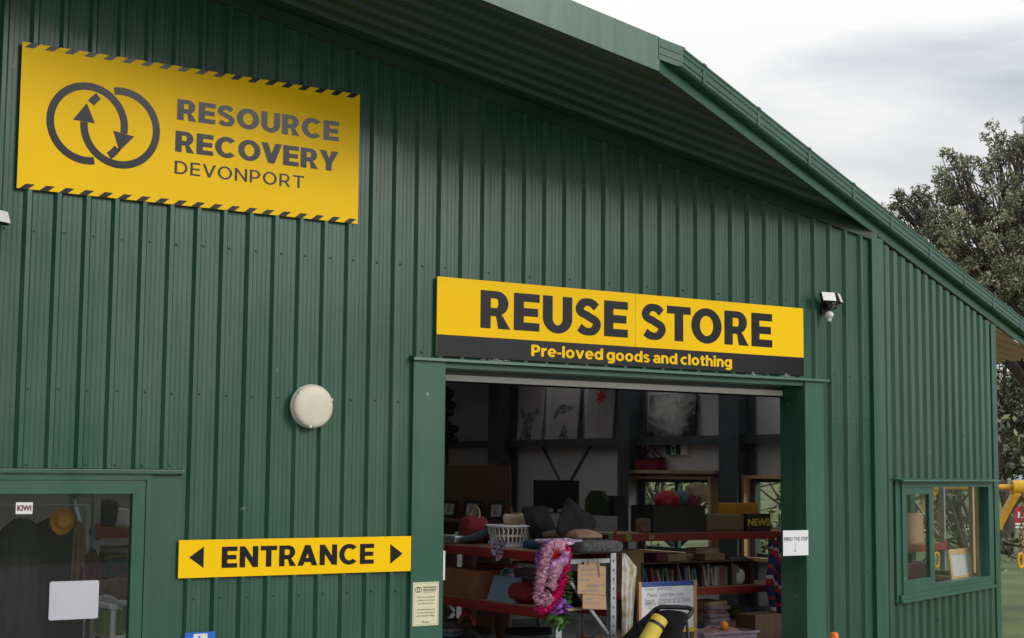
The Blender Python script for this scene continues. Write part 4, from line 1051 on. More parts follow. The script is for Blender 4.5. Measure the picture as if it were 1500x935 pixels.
# ---- lei of artificial flowers hung on the left end post
PX0 = RX; LY = RY - .05
t = thing('flower_garland', (RX + .03, LY, .95), 'thick pink and purple artificial flower garland hung on the rack post', 'garland')
for nm, col in (('petal_pink', (0.95, 0.56, 0.68)), ('petal_magenta', (0.80, 0.02, 0.22)), ('petal_purple', (0.45, 0.16, 0.62)), ('petal_red', (0.7, 0.015, 0.03)), ('petal_lilac', (0.80, 0.52, 0.82)), ('lei_leaf', (0.07, 0.20, 0.04))):
    mat(nm, col, .7, var=.25, scale=30)
def gp(px, py, off=0): p = ony(px, py, LY + off); return p
def petals(name, m, path, rad_, n, size, seed):
    r = random.Random(seed); mb = MB()
    P_ = [Vector(p) for p in path]; seg = [(P_[i + 1] - P_[i]).length for i in range(len(P_) - 1)]; tot = sum(seg)
    for k in range(n):
        u_ = r.random() * tot; i = 0
        while i < len(seg) - 1 and u_ > seg[i]: u_ -= seg[i]; i += 1
        c = P_[i].lerp(P_[i + 1], min(1, u_ / seg[i])); d = (P_[i + 1] - P_[i]).normalized()
        a = d.orthogonal().normalized(); a.rotate(Matrix.Rotation(r.uniform(0, 6.28), 3, d)); b = d.cross(a)
        p = c + a * rad_ * r.uniform(.55, 1.0); tl = (a + d * r.uniform(-.6, .6)).normalized(); s = size * r.uniform(.7, 1.25); sd = tl.cross(d).normalized() * s * .5; mid = tl.cross(sd).normalized() * s * .22
        mb.add([p - sd * .35, p + sd * .35, p + tl * s * .6 + sd + mid, p + tl * s + mid * 1.5, p + tl * s * .6 - sd + mid], [(0, 1, 2, 3, 4)])
    return mb.build(name, m, t)
PP = lambda L, off=0: [gp(x, y, off) for x, y in L]
petals('purple_flowers', 'petal_purple', PP([(812, 796), (796, 806), (790, 818), (797, 832)], .0), .026, 420, .024, 1)
petals('pink_flowers', 'petal_pink', PP([(822, 800), (810, 798), (800, 812), (795, 835), (791, 855), (789, 872), (795, 882), (806, 872)], -.055), .03, 1300, .029, 2)
petals('pink_flowers', 'petal_pink', PP([(818, 832), (811, 842), (809, 856), (805, 862)], -.08), .024, 460, .027, 3)
petals('magenta_flowers', 'petal_magenta', PP([(826, 800), (829, 815), (828, 835), (821, 860), (812, 880), (798, 892), (788, 886)], .01), .032, 1200, .026, 4)
petals('red_flowers', 'petal_red', PP([(816, 798), (812, 808), (810, 818)], -.05), .02, 300, .026, 5)
petals('lilac_flowers', 'petal_lilac', PP([(829, 810), (827, 820), (818, 826), (806, 828), (803, 834)], -.05), .025, 560, .024, 6)
petals('orchid_flowers', 'petal_purple', PP([(815, 885), (820, 893), (826, 886)], -.03), .02, 60, .06, 7)
petals('leaves', 'lei_leaf', PP([(833, 838), (831, 860), (828, 878), (829, 895), (822, 915), (812, 905), (806, 898)], 0), .02, 110, .055, 8)
m = MB(); m.tube(PP([(818, 798), (800, 812), (791, 860), (797, 890), (822, 862), (829, 815), (818, 798)]), .01, 6); m.build('string', 'petal_magenta', t)

# ---- cardboard notes hung from the rack brace
YN = RY - .02
a = ony(847, 826, YN); b = ony(888, 872, YN)
t = thing('cardboard_note', ((a.x + b.x) / 2, YN, ony(880, 893, YN).z), 'brown cardboard pieces with handwriting hung on the rack end', 'note')
c2 = lambda X, Y: ony(760 + X / 4.795, 740 + Y / 4.795, YN)
def qd(pts, m, nm, dy=0):
    f_ = MB(M=WALLF(0, YN + dy, 0)); f_.prism([(c2(*p).x, c2(*p).z) for p in pts], -.004, 0); return f_.build(nm, m, t)
qd([(462, 396), (572, 400), (572, 432), (462, 432)], 'cardboard', 'top_flap', .006)
qd([(413, 622), (610, 632), (611, 432), (415, 415)], 'cardboard', 'main_card')
qd([(452, 728), (620, 735), (615, 636), (452, 622)], 'cardboard', 'lower_card', .006)
m = MB(M=WALLF(0, YN - .001, 0))
for s_, X, Y, w_, h_ in (('Dear Customers', 430, 440, 110, 20), ('please keep out from', 445, 480, 150, 20), ('under this', 425, 515, 75, 18), ('shelving. Please do not', 470, 555, 130, 22), ('remove items from it', 430, 590, 140, 18)):
    a = c2(X, Y); b = c2(X + w_, Y + h_); word_parts(s_, a.x, b.x, b.z, a.z, m.M, 'pen_grey', t, 'handwriting')
m = MB(M=WALLF(0, YN + .005, 0))
for s_, X, Y, w_, h_ in (('Angie', 475, 648, 40, 22), ('Thank you!', 470, 676, 95, 22)):
    a = c2(X, Y); b = c2(X + w_, Y + h_); word_parts(s_, a.x, b.x, b.z, a.z, m.M, 'pen_grey', t, 'handwriting')
m = MB(); m.tube([c2(552, 375) + Vector((0, -.004, 0)), c2(556, 440) + Vector((0, -.008, 0)), c2(562, 505) + Vector((0, -.01, 0))], .003, 5); m.tube([c2(488, 380) + Vector((0, -.003, 0)), c2(485, 420) + Vector((0, -.008, 0))], .003, 5); m.build('tie', 'black_plastic', t)

# ---- yellow and white patterned cloth hung beside the post
mat('yellow_pattern', (0.50, 0.40, 0.10), .9, var=.3, scale=11, col2=(0.66, 0.66, 0.70), bump=.8, bscale=16)
m = MB(); YC = RY + .06; vs = []; fs = []; NX, NZ = 12, 16
Lft = [(914, 810), (914, 840), (914, 870), (916, 900), (916, 925), (916, 945)]; Rgt = [(920, 812), (936, 832), (933, 850), (930, 880), (927, 915), (926, 945)]
def lerpl(L, v):
    q = v * (len(L) - 1); i = min(int(q), len(L) - 2); f_ = q - i
    return L[i][0] + (L[i + 1][0] - L[i][0]) * f_, L[i][1] + (L[i + 1][1] - L[i][1]) * f_
for j in range(NZ + 1):
    for i in range(NX + 1):
        u_, v_ = i / NX, j / NZ; l_ = lerpl(Lft, v_); r_ = lerpl(Rgt, v_)
        q = ony(l_[0] + (r_[0] - l_[0]) * u_, l_[1] + (r_[1] - l_[1]) * u_, YC); q.y += .022 * math.sin(u_ * 15 + v_ * 2) * (.3 + v_) + .02
        vs.append(q)
for j in range(NZ):
    for i in range(NX): fs.append((j * (NX + 1) + i, (j + 1) * (NX + 1) + i, (j + 1) * (NX + 1) + i + 1, j * (NX + 1) + i + 1))
o_ = len(vs); m.add(vs + [q + Vector((0, .005, 0)) for q in vs], fs + [tuple(i + o_ for i in f[::-1]) for f in fs])
solo('hanging_cloth', m, 'yellow_pattern', 'yellow and white patterned cloth hanging from the galvanised rack post', 'cloth', smooth=True)

# ---- easel whiteboard
YE = 1.05
mat('board_blue', (0.04, 0.08, 0.28), .5); mat('ledge_yellow', (0.72, 0.55, 0.03), .5); mat('easel_wood', (0.52, 0.29, 0.13), .55, var=.12, stretch=(5, 5, .5))
c3 = lambda X, Y: ony(900 + X / 3.667, 680 + Y / 3.667, YE)
xl = c3(128, 640).x; xr = c3(438, 640).x; zt = c3(280, 628).z
t = thing('easel', ((xl + xr) / 2, YE, FLOOR), 'wooden framed whiteboard easel with handwritten message behind the pushchair', 'easel')
for x in (xl + .014, xr - .014):
    m = MB(); m.box(x - .016, x + .016, YE - .012, YE + .018, FLOOR, zt, bev=.003); m.build('leg', 'easel_wood', t)
    m = MB(); m.add([(x - .014, YE + .03, zt - .05), (x + .014, YE + .03, zt - .05), (x + .014, YE + .5, FLOOR), (x - .014, YE + .5, FLOOR), (x - .014, YE + .055, zt - .05), (x + .014, YE + .055, zt - .05), (x + .014, YE + .53, FLOOR), (x - .014, YE + .53, FLOOR)], [(0, 1, 2, 3), (7, 6, 5, 4), (0, 4, 5, 1), (1, 5, 6, 2), (2, 6, 7, 3), (3, 7, 4, 0)]); m.build('leg', 'easel_wood', t)
zb = c3(300, 885).z
m = MB(); m.box(xl + .032, xr - .032, YE - .004, YE + .008, zb, zt - .045); wbd = m.build('whiteboard', 'paper', t)
m = MB(); m.box(xl + .032, xr - .032, YE - .008, YE + .012, zt - .044, zt - .004, bev=.003); m.build('top_rail', 'board_blue', t)
m = MB(); m.box(xl + .032, xr - .032, YE - .03, YE + .012, zb - .03, zb - .002, bev=.003); m.build('ledge', 'ledge_yellow', t)
m = MB(M=WALLF(0, YE - .005, 0))
for s_, X0_, X1_, Y0_, Y1_ in (('Dear  parents,', 162, 310, 660, 680), ('Please  supervise  your', 175, 370, 692, 712), ('beach   children at all times', 163, 405, 720, 740), ('while in  store.', 163, 275, 742, 758), ('Thank you', 175, 260, 768, 784)):
    a = c3(X0_, Y0_); b = c3(X1_, Y1_); word_parts(s_, a.x, b.x, b.z, a.z, m.M, 'pen_grey', wbd, 'handwriting')

# ---- pushchair with a rolled yellow mat
YP = .22
S3 = lambda X, Y, dy=0: ony(900 + X / 3.667, 680 + Y / 3.667, YP + dy)
hc = S3(320, 775); t = thing('pushchair', (hc.x, YP - .1, .004), 'black fabric pushchair parked in the doorway', 'pushchair')
H1 = S3(205, 792, .12); H2 = S3(418, 778, -.12)
m = MB(); m.tube([S3(165, 835, .14), S3(200, 800, .13), S3(222, 780, .10), S3(250, 768, .06), S3(320, 768, 0), S3(395, 772, -.07), S3(416, 780, -.10), S3(412, 800, -.12), S3(385, 830, -.14)], .019, 10); hnd = m.build('handle', 'black_plastic', t, True)
m = MB(); vs = []; fs = []; NX, NY = 18, 12      # canopy: a ribbed hood sloping down to the left
TL, TR, BL, BR = S3(190, 800, .20), S3(395, 812, -.14), S3(20, 960, .24), S3(330, 990, -.16)
for j in range(NY + 1):
    for i in range(NX + 1):
        u_, v_ = i / NX, j / NY; q = TL.lerp(TR, u_).lerp(BL.lerp(BR, u_), v_)
        bul = math.sin(PI * u_) ** .6 * .05 + .04 * math.sin(PI * min(1, v_ * .9 + .05)) + .006 * abs(math.sin(v_ * 10 + u_ * 2)) + .01 * noise.noise(q * 9)
        q = q + Vector((-.35, -.7, .62)).normalized() * bul; vs.append(q)
for j in range(NY):
    for i in range(NX): fs.append((j * (NX + 1) + i, (j + 1) * (NX + 1) + i, (j + 1) * (NX + 1) + i + 1, j * (NX + 1) + i + 1))
o_ = len(vs); m.add(vs + [q + Vector((.06, .12, -.12)) for q in vs], fs + [tuple(i + o_ for i in f[::-1]) for f in fs])
rim = [j * (NX + 1) for j in range(NY + 1)]; 
for A_, B_ in ([(j * (NX + 1), (j + 1) * (NX + 1)) for j in range(NY)] + [(j * (NX + 1) + NX, (j + 1) * (NX + 1) + NX) for j in range(NY)] + [(i, i + 1) for i in range(NX)] + [(NY * (NX + 1) + i, NY * (NX + 1) + i + 1) for i in range(NX)]):
    m.f.append([A_, B_, B_ + o_, A_ + o_]); m.mi.append(0)
m.build('hood', 'dark_cloth', t, True)
ctr = (TL + BR) / 2 + Vector((0, .05, -.25))
m = MB(); m.blob(ctr + Vector((0, .02, 0)), .2, .2, .24, .6, amp=.02); m.build('seat', 'dark_cloth', t, True)
for a_, b_ in ((S3(165, 835, .14), ctr + Vector((-.22, .25, -.5))), (S3(385, 830, -.14), ctr + Vector((.25, -.2, -.5)))):
    m = MB(); m.tube([a_, b_], .013, 8); m.build('frame_tube', 'black_plastic', t, True)
for dx, dy in ((-.27, .24), (.25, .22), (-.27, -.2), (.25, -.22)):
    c = Vector((ctr.x + dx, ctr.y + dy, .104)); m = MB(M=T(*c, rx=PI / 2)); m.lathe([(.06, -.022), (.095, -.02), (.1, -.008), (.1, .008), (.095, .02), (.06, .022)], 20); m.build('wheel', 'black_plastic', t, True, 40)
    m = MB(); m.tube([c, Vector((ctr.x + dx * .8, ctr.y + dy * .8, ctr.z - .2))], .012, 8); m.build('frame_tube', 'black_plastic', t, True)
mat('mat_yellow', (0.62, 0.47, 0.05), .6, var=.08, bump=.2)
A_ = S3(248, 825, -.24); B_ = S3(170, 960, -.24)
d_ = (B_ - A_).normalized(); t = thing('rolled_mat', tuple(B_), 'rolled yellow mat strapped on top of the pushchair', 'mat')
Fm = frame(A_, d_.orthogonal(), d_.cross(d_.orthogonal())); 
if (Fm.to_3x3() @ Vector((0, 0, 1))).dot(d_) < 0: Fm = Fm @ Matrix.Rotation(PI, 4, 'X')
Lm = (B_ - A_).length
m = MB(M=Fm); m.lathe([(.02, .0), (.06, .002), (.066, .008), (.066, Lm), (.06, Lm + .006), (.02, Lm + .008)], 26); m.build('roll', 'mat_yellow', t, True, 40)
m = MB(M=Fm); m.lathe([(.0665, .06), (.069, .06), (.069, .085), (.0665, .085)], 26); m.build('strap', 'black_plastic', t, True, 40)

# ---- right rack, top shelf
def ztop(px, py, y): return ony(px, py, y).z
box_at('storage_crate', 'large black crate under the heap of toys on top shelf', 'crate', 957, 1033, 741, Q1, R2Y + .08, .38, 'black_plastic', top_open=True)
for i, (px, py, s_, mt, lb) in enumerate([(977, 733, .10, 'hot_red', 'crimson soft toy on left of the black crate heap'), (992, 731, .085, 'blue_grey_cloth', 'grey blue soft toy at middle of the black crate heap'), (1013, 736, .085, 'maroon_leather', 'maroon soft toy at right of the black crate heap'), (1020, 722, .10, 'beige_cloth', 'sandy beige soft toy at top of the black crate heap')]):
    p = ony(px, py, R2Y + .27); soft('soft_toy', lb, 'toy', (p.x, p.y, p.z), (s_ * 1.1, s_, s_), mt, e=.8, amp=.03, fr=9, seed=20 + i)
soft('toy_bedding', 'dark heap of soft toys filling the black crate', 'toys', (ony(995, 760, R2Y + .27).x, R2Y + .27, Q1 + .145), (.27, .155, .12), 'dark_cloth', e=.7, amp=.01, seed=31)
box_at('plant_pot', 'brown pot at left end of the right rack top shelf', 'pot', 941, 955, 760, Q1, R2Y + .1, .13, 'brown_cloth', bev=.03)
mat('wicker', (0.20, 0.13, 0.07), .8, var=.5, scale=90, bump=.8)
box_at('woven_basket', 'low woven basket beside the black crate on the top shelf', 'basket', 1036, 1092, 754, Q1, R2Y + .06, .4, 'wicker', bev=.03)
mat('crate_yellow', (0.55, 0.25, 0.01), .5)
t = box_at('yellow_bin', 'orange yellow plastic bin standing behind the woven basket', 'bin', 1062, 1112, 737, Q1, R2Y + .46, .12, 'crate_yellow', bev=.02)
a = ony(1094, 753, R2Y + .02); b = ony(1129, 777, R2Y + .02)
t = thing('news_box', ((a.x + b.x) / 2, R2Y + .06, Q1), 'black box with yellowish NEWS lettering at right of top shelf', 'box')
m = MB(); m.box(a.x, b.x, R2Y + .02, R2Y + .14, Q1, a.z, bev=.004); m.build('box_body', 'black_plastic', t)
m = MB(M=WALLF(0, R2Y + .0185, 0)); hz = a.z - Q1; put_text(m, 'NEWS', a.x + .015, b.x - .015, Q1 + hz * .3, Q1 + hz * .72, 0, bold=.03); m.build('lettering', 'ledge_yellow', t)
for px, nm in ((921, 'left'), (955, 'middle')):
    pass
for px0, px1, py0, py1, lb, mt in ((917, 925, 783, 792, 'small green tag on left of the right rack top beam', 'tag_green'), (1123, 1130, 853, 862, 'small green tag on the second beam of right rack', 'tag_green'), (951, 959, 784, 790, 'small grey tag on the right rack top beam', 'cardboard')):
    a = ony(px0, py0, R2Y - .0155); b = ony(px1, py1, R2Y - .0155); m = MB(); m.box(a.x, b.x, R2Y - .0155, R2Y - .013, b.z, a.z); solo('price_tag', m, mt, lb, 'tag')

# ---- right rack second shelf: books standing, flat boxes on a dark inner shelf
t = thing('book_case', (5.0, R2Y + .3, Q2), 'dark open bookcase standing on second shelf of right rack', 'bookcase')
xa, xb = ony(940, 830, R2Y + .05).x, ony(1104, 830, R2Y + .05).x; zs = ony(1020, 822, R2Y + .05).z
m = MB(); m.box(xa, xb, R2Y + .05, R2Y + .4, zs - .018, zs, bev=.002); m.build('top_board', 'dark_board', t)
m = MB(); m.box(xa, xb, R2Y + .4, R2Y + .41, Q2, zs - .019); m.build('back_board', 'dark_board', t)
divs = [xa + .009] + [ony(p, 840, R2Y + .05).x for p in (993, 1029, 1073)] + [xb - .009]
for x in divs:
    m = MB(); m.box(x - .009, x + .009, R2Y + .05, R2Y + .395, Q2, zs - .019); m.build('divider', 'dark_board', t)
BC = [(0.25, .22, .2), (.05, .10, .2), (.3, .28, .26), (.22, .05, .05), (.05, .05, .06), (.35, .30, .18), (.08, .16, .10), (.16, .16, .2), (.40, .38, .36), (.03, .16, .28)]
BN = ['grey', 'navy', 'pale grey', 'dark red', 'black', 'buff', 'green', 'slate', 'white', 'blue']
for i, c in enumerate(BC): mat('book_' + BN[i].replace(' ', '_'), c, .6, var=.15)
ORD = ['first', 'second', 'third', 'fourth', 'fifth', 'sixth', 'seventh', 'eighth', 'ninth', 'tenth', 'eleventh', 'twelfth']
BAY = ['leftmost', 'second', 'third', 'rightmost']
for bi in range(4):
    x = divs[bi] + .014; xe_ = divs[bi + 1] - .014; k = 0; r = random.Random(100 + bi)
    while k < 12:
        w_ = r.uniform(.018, .042); lean = r.uniform(.12, .3) if r.random() < .45 else 0
        h_ = r.uniform(.17, .23) * (zs - Q2 - .03) / .235
        need = w_ + (h_ * math.sin(lean)); 
        if x + need > xe_ or (bi == 3 and k >= 4): break
        ci = r.randrange(len(BC)); m = MB(M=T(x + h_ * math.sin(lean), R2Y + .09, Q2 + .0, ry=-lean)); dz = 0
        m.box(0, w_, 0, .16, .0 + dz, h_, bev=.002)
        mn = min(p.z for p in m.v); m.v = [p + Vector((0, 0, Q2 + .001 - mn)) for p in m.v]
        solo('book', m, 'book_' + BN[ci].replace(' ', '_'), f'{BN[ci]} book, {ORD[k]} from left in the {BAY[bi]} bookcase bay', 'book', 'books in the bookcase'); x += need + .003; k += 1
soft('white_ornament', 'small white rounded ornament right of the books', 'ornament', (ony(1085, 848, R2Y + .1).x, R2Y + .14, Q2 + .083), (.07, .06, .09), 'white_plastic', e=.9, amp=.01)
ZB = zs + .001
def stack(nm, lb, cat, px0, px1, py, d, mt, y=R2Y + .1, base=ZB): return box_at(nm, lb, cat, px0, px1, py, base, y, d, mt, bev=.004)
stack('card_box', 'brown carton at left on top of the bookcase', 'box', 922, 943, 806, .2, 'cardboard', base=Q2, y=R2Y + .06)
stack('game_box', 'dark purple flat box on the bookcase top', 'box', 962, 977, 811, .2, 'maroon_leather')
stack('game_box', 'pale flat board game box on the bookcase top', 'box', 979, 1006, 812, .22, 'beige_cloth')
stack('game_box', 'cream box at centre of the bookcase top', 'box', 1033, 1062, 811, .2, 'cardboard')
b2 = box_at('paper_stack', 'stack of papers lying on the cream box', 'papers', 1020, 1054, 803, ony(1040, 811, R2Y + .1).z, R2Y + .1, .18, 'beige_cloth', bev=.004)
stack('game_box', 'grey flat box at right of the bookcase top', 'box', 1068, 1094, 816, .2, 'book_slate')
# ---- yellow edged tray under the window
m = MB(); a = ony(945, 792, R2Y + .75)
mat('sill_yellow', (0.75, 0.45, 0.01), .5)

# ---- lower shelf of right rack and floor goods
mat('pink_pattern', (0.22, 0.09, 0.10), .9, var=.5, scale=40, col2=(.45, .25, .25)); mat('lilac_cloth', (0.30, 0.24, 0.29), .9, var=.2, bump=.8, bscale=16); mat('olive_cloth', (0.10, 0.10, 0.04), .9, bump=.8, bscale=16)
p = ony(1067, 900, R2Y + .2)
for nm, lb, cat, px, s_, mt, z, pin in (('cushion', 'pink patterned cushion on low shelf of right rack', 'cushion', 1066, (.23, .2, .07), 'pink_pattern', Q3, .5), ('cushion', 'olive flat cushion on low shelf behind the pink cushion', 'cushion', 1083, (.2, .12, .05), 'olive_cloth', Q3 + .15, .4), ('folded_bedding', 'pale lilac folded bedding at right of the low shelf', 'bedding', 1125, (.22, .2, .12), 'lilac_cloth', Q3, 0), ('folded_bedding', 'grey folded sheet at left of the low shelf', 'bedding', 1037, (.17, .18, .06), 'blue_grey_cloth', Q3, 0)):
    q = ony(px, 900, R2Y + .28); soft(nm, lb, cat, (q.x, q.y, z + s_[2] * .95), s_, mt, pinch=pin, amp=.015, seed=len(lb))
Fp = T(ony(1060, 930, 2.35).x, 2.45, FLOOR)
m = MB(M=Fp); e = .01; m.box(-.33, .33, -.2, .2, 0, e); m.box(-.34, .34, -.21, -.2, 0, .5); m.box(-.34, .34, .2, .21, 0, .5); m.box(-.34, -.33, -.2, .2, 0, .5); m.box(.33, .34, -.2, .2, 0, .5); m.box(-.36, .36, -.23, -.211, .48, .5)
solo('storage_tub', m, 'lilac_cloth', 'pale lilac open plastic tub on the floor before right rack', 'tub')
soft('fabric_heap', 'heap of mixed fabric in the lilac tub', 'fabric', (Fp.translation.x, 2.45, FLOOR + .33), (.30, .17, .2), 'pink_pattern', e=.7, amp=.03, seed=44)
mat('toy_orange', (0.75, 0.25, 0.01), .6)
m = MB(); q = ony(1060, 917, 2.3)
solo('toy_flower', MB(M=T(Fp.translation.x, 2.34, FLOOR + .555)).blob((0, 0, 0), .045, .03, .045, .9), 'toy_orange', 'small orange soft toy on the fabric heap', 'toy', smooth=True)
m = MB(M=T(ony(1125, 930, 2.5).x, 2.62, FLOOR)); m.box(-.2, .2, -.15, .15, 0, .62, bev=.005); solo('brown_carton', m, 'dark_board', 'tall brown carton on floor by the right door jamb', 'box')

# ---- striped sports shirt hanging by the right jamb
for nm, c in (('shirt_navy', (.02, .03, .08)), ('shirt_red', (.38, .02, .04)), ('shirt_white', (.5, .48, .48))): mat(nm, c, .9, var=.25, scale=25, bump=.8, bscale=16)
t = None
m = MB(); YH = R2Y - .25; vs = []; fs = []; NX, NZ = 14, 26
a = ony(1127, 786, YH); b = ony(1160, 786, YH); zb_ = ony(1135, 920, YH).z
for j in range(NZ + 1):
    for i in range(NX + 1):
        u_, v_ = i / NX, j / NZ; sh = max(0, .16 - v_) * .9 * abs(u_ - .5)
        vs.append(Vector((a.x + (b.x - a.x) * u_ + .02 * math.sin(v_ * 9), YH + .045 * math.sin(u_ * 17 + v_ * 4) * (.3 + v_), a.z + (zb_ - a.z) * v_ - sh)))
for j in range(NZ):
    for i in range(NX): fs.append((j * (NX + 1) + i, (j + 1) * (NX + 1) + i, (j + 1) * (NX + 1) + i + 1, j * (NX + 1) + i + 1))
o_ = len(vs); m.add(vs, fs); mi = [(0, 0, 1, 0, 0, 2, 1, 1, 0)[((k // NX) + abs(k % NX - 7) // 2) % 9] for k in range(len(fs))]
m.mi = mi[:]; m.add([q + Vector((0, .008, 0)) for q in vs], [f[::-1] for f in fs]); m.mi = mi + mi
solo('striped_shirt', m, ['shirt_navy', 'shirt_red', 'shirt_white'], 'navy red and white striped shirt hanging by the right jamb', 'shirt', smooth=True)

# ---- inner side wall: canvases, bag, exit sign, ledge
XW = XS - .06
def canvas(label, px0, px1, pyt, base, m, art=None, tilt=.09, name='canvas'):
    x = XW - .012; a = onx(px0, pyt, x - .1); b = onx(px1, pyt, x - .1); h = a.z - base; w_ = abs(a.y - b.y)
    t = thing(name, (x - .1, (a.y + b.y) / 2, base), label, 'picture')
    F = frame((x - h * math.sin(tilt) - .03, max(a.y, b.y), base + .001), (0, -1, 0), (math.sin(tilt), 0, math.cos(tilt)))   # local z faces the room
    hh = h / math.cos(tilt)
    mb = MB(M=F); mb.box(0, w_, 0, hh, -.025, 0); mb.build('stretcher', m, t)
    if art: art(t, F, w_, hh)
    return t
mat('canvas_white', (0.40, 0.36, 0.35), .8, var=.05); mat('art_grey', (0.13, 0.13, 0.14), .8, var=.6, scale=12, col2=(.34, .32, .31)); mat('art_red', (0.6, .03, .02), .7); mat('canvas_edge', (.16, .10, .08), .7)
def fl(t, F, pts, m, dz=.0008, nm='artwork'):
    mb = MB(M=F @ Matrix.Translation((0, 0, dz))); mb.flat(pts); mb.build(nm, m, t)
def deer(t, F, w, h):
    S_ = lambda L: [(w * a, h * b) for a, b in L]
    fl(t, F, S_([(.03, .0), (.16, .1), (.25, .32), (.24, .42), (.10, .50), (.08, .60), (.16, .60), (.30, .52), (.48, .52), (.66, .54), (.80, .62), (.88, .60), (.84, .50), (.68, .44), (.64, .32), (.58, .22), (.62, 0)]), 'art_grey')
def bird(t, F, w, h):
    S_ = lambda L: [(w * a, h * b) for a, b in L]
    fl(t, F, S_([(.10, .46), (.20, .58), (.42, .66), (.60, .63), (.92, .62), (.70, .53), (.50, .49), (.3, .5), (.16, .38)]), 'art_grey')
    fl(t, F, S_([(.25, 0), (.42, .16), (.50, .36), (.66, .20), (.74, 0)]), 'art_grey', .0012)
def flower(t, F, w, h):
    L = []
    for k in range(40):
        a_ = 2 * PI * k / 40; r_ = .15 * (1 + .35 * math.cos(7 * a_)); L.append((w * (.5 + r_ * math.cos(a_)), h * .76 + w * r_ * math.sin(a_)))
    fl(t, F, L, 'art_red'); fl(t, F, [(w * .46, h * .2), (w * .475, h * .2), (w * .5, h * .62), (w * .485, h * .62)], 'art_grey', .001)
    fl(t, F, [(w * .03, h * .03), (w * .97, h * .03), (w * .97, h * .045), (w * .03, h * .045)], 'canvas_edge', .0006, 'border')
ZGT = GT + .0
canvas('white canvas with grey big eared animal, leftmost on the girt', 757, 792, 565, ZGT, 'canvas_white', deer)
canvas('white canvas with grey bird, middle of three on the girt', 804, 845, 564, ZGT, 'canvas_white', bird)
canvas('white canvas with a red flower, right of the bird canvas', 857, 896, 562, ZGT, 'canvas_white', flower)
mw = bpy.data.materials.new('storm_painting'); mw.use_nodes = True; MATS['storm_painting'] = mw
n, l = mw.node_tree.nodes, mw.node_tree.links; tcn = n.new('ShaderNodeTexCoord'); nn = n.new('ShaderNodeTexNoise'); nn.inputs['Scale'].default_value = 3.2; nn.inputs['Distortion'].default_value = 1.2; nn.inputs['Detail'].default_value = 8
l.new(tcn.outputs['Generated'], nn.inputs[0]); gr = n.new('ShaderNodeTexGradient'); gr.gradient_type = 'SPHERICAL'; mpn = n.new('ShaderNodeMapping'); mpn.inputs['Location'].default_value = (0, -.84, -1.02); mpn.inputs['Scale'].default_value = (.01, 1.45, 1.45)
l.new(tcn.outputs['Generated'], mpn.inputs[0]); l.new(mpn.outputs[0], gr.inputs[0]); ml = n.new('ShaderNodeMath'); ml.operation = 'MULTIPLY_ADD'; ml.inputs[1].default_value = 1.6; l.new(nn.outputs[0], ml.inputs[0]); l.new(gr.outputs[0], ml.inputs[2])
rp_ = n.new('ShaderNodeValToRGB'); rp_.color_ramp.elements[0].position = .52; rp_.color_ramp.elements[0].color = (.015, .015, .018, 1); rp_.color_ramp.elements[1].position = 1.0; rp_.color_ramp.elements[1].color = (.60, .57, .54, 1)
hv = n.new('ShaderNodeMapRange'); hv.inputs[1].default_value = 0.0; hv.inputs[2].default_value = 1.55; l.new(ml.outputs[0], hv.inputs[0]); l.new(hv.outputs[0], rp_.inputs[0]); l.new(rp_.outputs[0], n['Principled BSDF'].inputs['Base Color'])
canvas('dark stormy cloud painting on the girt above the exit sign', 946, 1014, 579, ZGT, 'storm_painting', name='painting')
# ledge above the inner window with a red bag
a = onx(928, 694, XW - .16); b = onx(1052, 694, XW - .16); ZL = onx(990, 689, XW - .12).z
m = MB(); m.box(XW - .24, XW - .002, b.y, a.y, ZL - .045, ZL, bev=.003); solo('window_ledge', m, 'beige_cloth', 'pale board ledge above the inner window holding a red bag', 'ledge')
y0, y1 = onx(968, 670, XW - .14).y, onx(935, 670, XW - .14).y; hz = onx(950, 671, XW - .14).z - ZL
t = thing('gift_bag', (XW - .13, (y0 + y1) / 2, ZL), 'dark red basket bag with tall handles on the window ledge', 'bag')
m = MB(); m.box(XW - .2, XW - .06, y0, y1, ZL + .001, ZL + hz, bev=.008); m.build('body', 'red_cloth', t)
m = MB(); m.box(XW - .205, XW - .055, y0 - .004, y1 + .004, ZL + hz * .86, ZL + hz + .004, bev=.004); m.build('rim', 'black_plastic', t)
for dx in (-.18, -.08):
    m = MB(); yc = (y0 + y1) / 2; w_ = (y1 - y0) * .42
    m.tube([(XW + dx, yc + w_, ZL + hz), (XW + dx, yc + w_ * .35, ZL + hz * 1.95), (XW + dx, yc - w_ * .05, ZL + hz * 2.0), (XW + dx, yc - w_ * .2, ZL + hz * 1.6), (XW + dx, yc - w_, ZL + hz)], .009, 7); m.build('handle', 'red_cloth', t, True)
a = onx(975.5, 649, XW - .05); b = onx(997, 666.5, XW - .05)
t = thing('exit_sign', (XW - .04, (a.y + b.y) / 2, b.z), 'green and white running figure exit sign on the inner wall', 'sign')
mat('exit_green', (0.01, 0.10, 0.05), .4)
m = MB(); m.box(XW - .05, XW - .002, b.y - .12, a.y, b.z, a.z, bev=.003); m.build('case', 'white_plastic', t)
F = frame((XW - .0515, a.y, b.z), (0, -1, 0), (0, 0, 1)); w_ = a.y - b.y; h_ = a.z - b.z
m = MB(M=F); m.flat([(.004, .004), (w_, .004), (w_, h_ - .004), (.004, h_ - .004)]); m.build('green_panel', 'exit_green', t)
m = MB(M=F @ Matrix.Translation((0, 0, .001))); m.flat([(w_ * .36, .006), (w_ * .66, .006), (w_ * .66, h_ - .006), (w_ * .36, h_ - .006)]); m.build('white_panel', 'white_plastic', t)
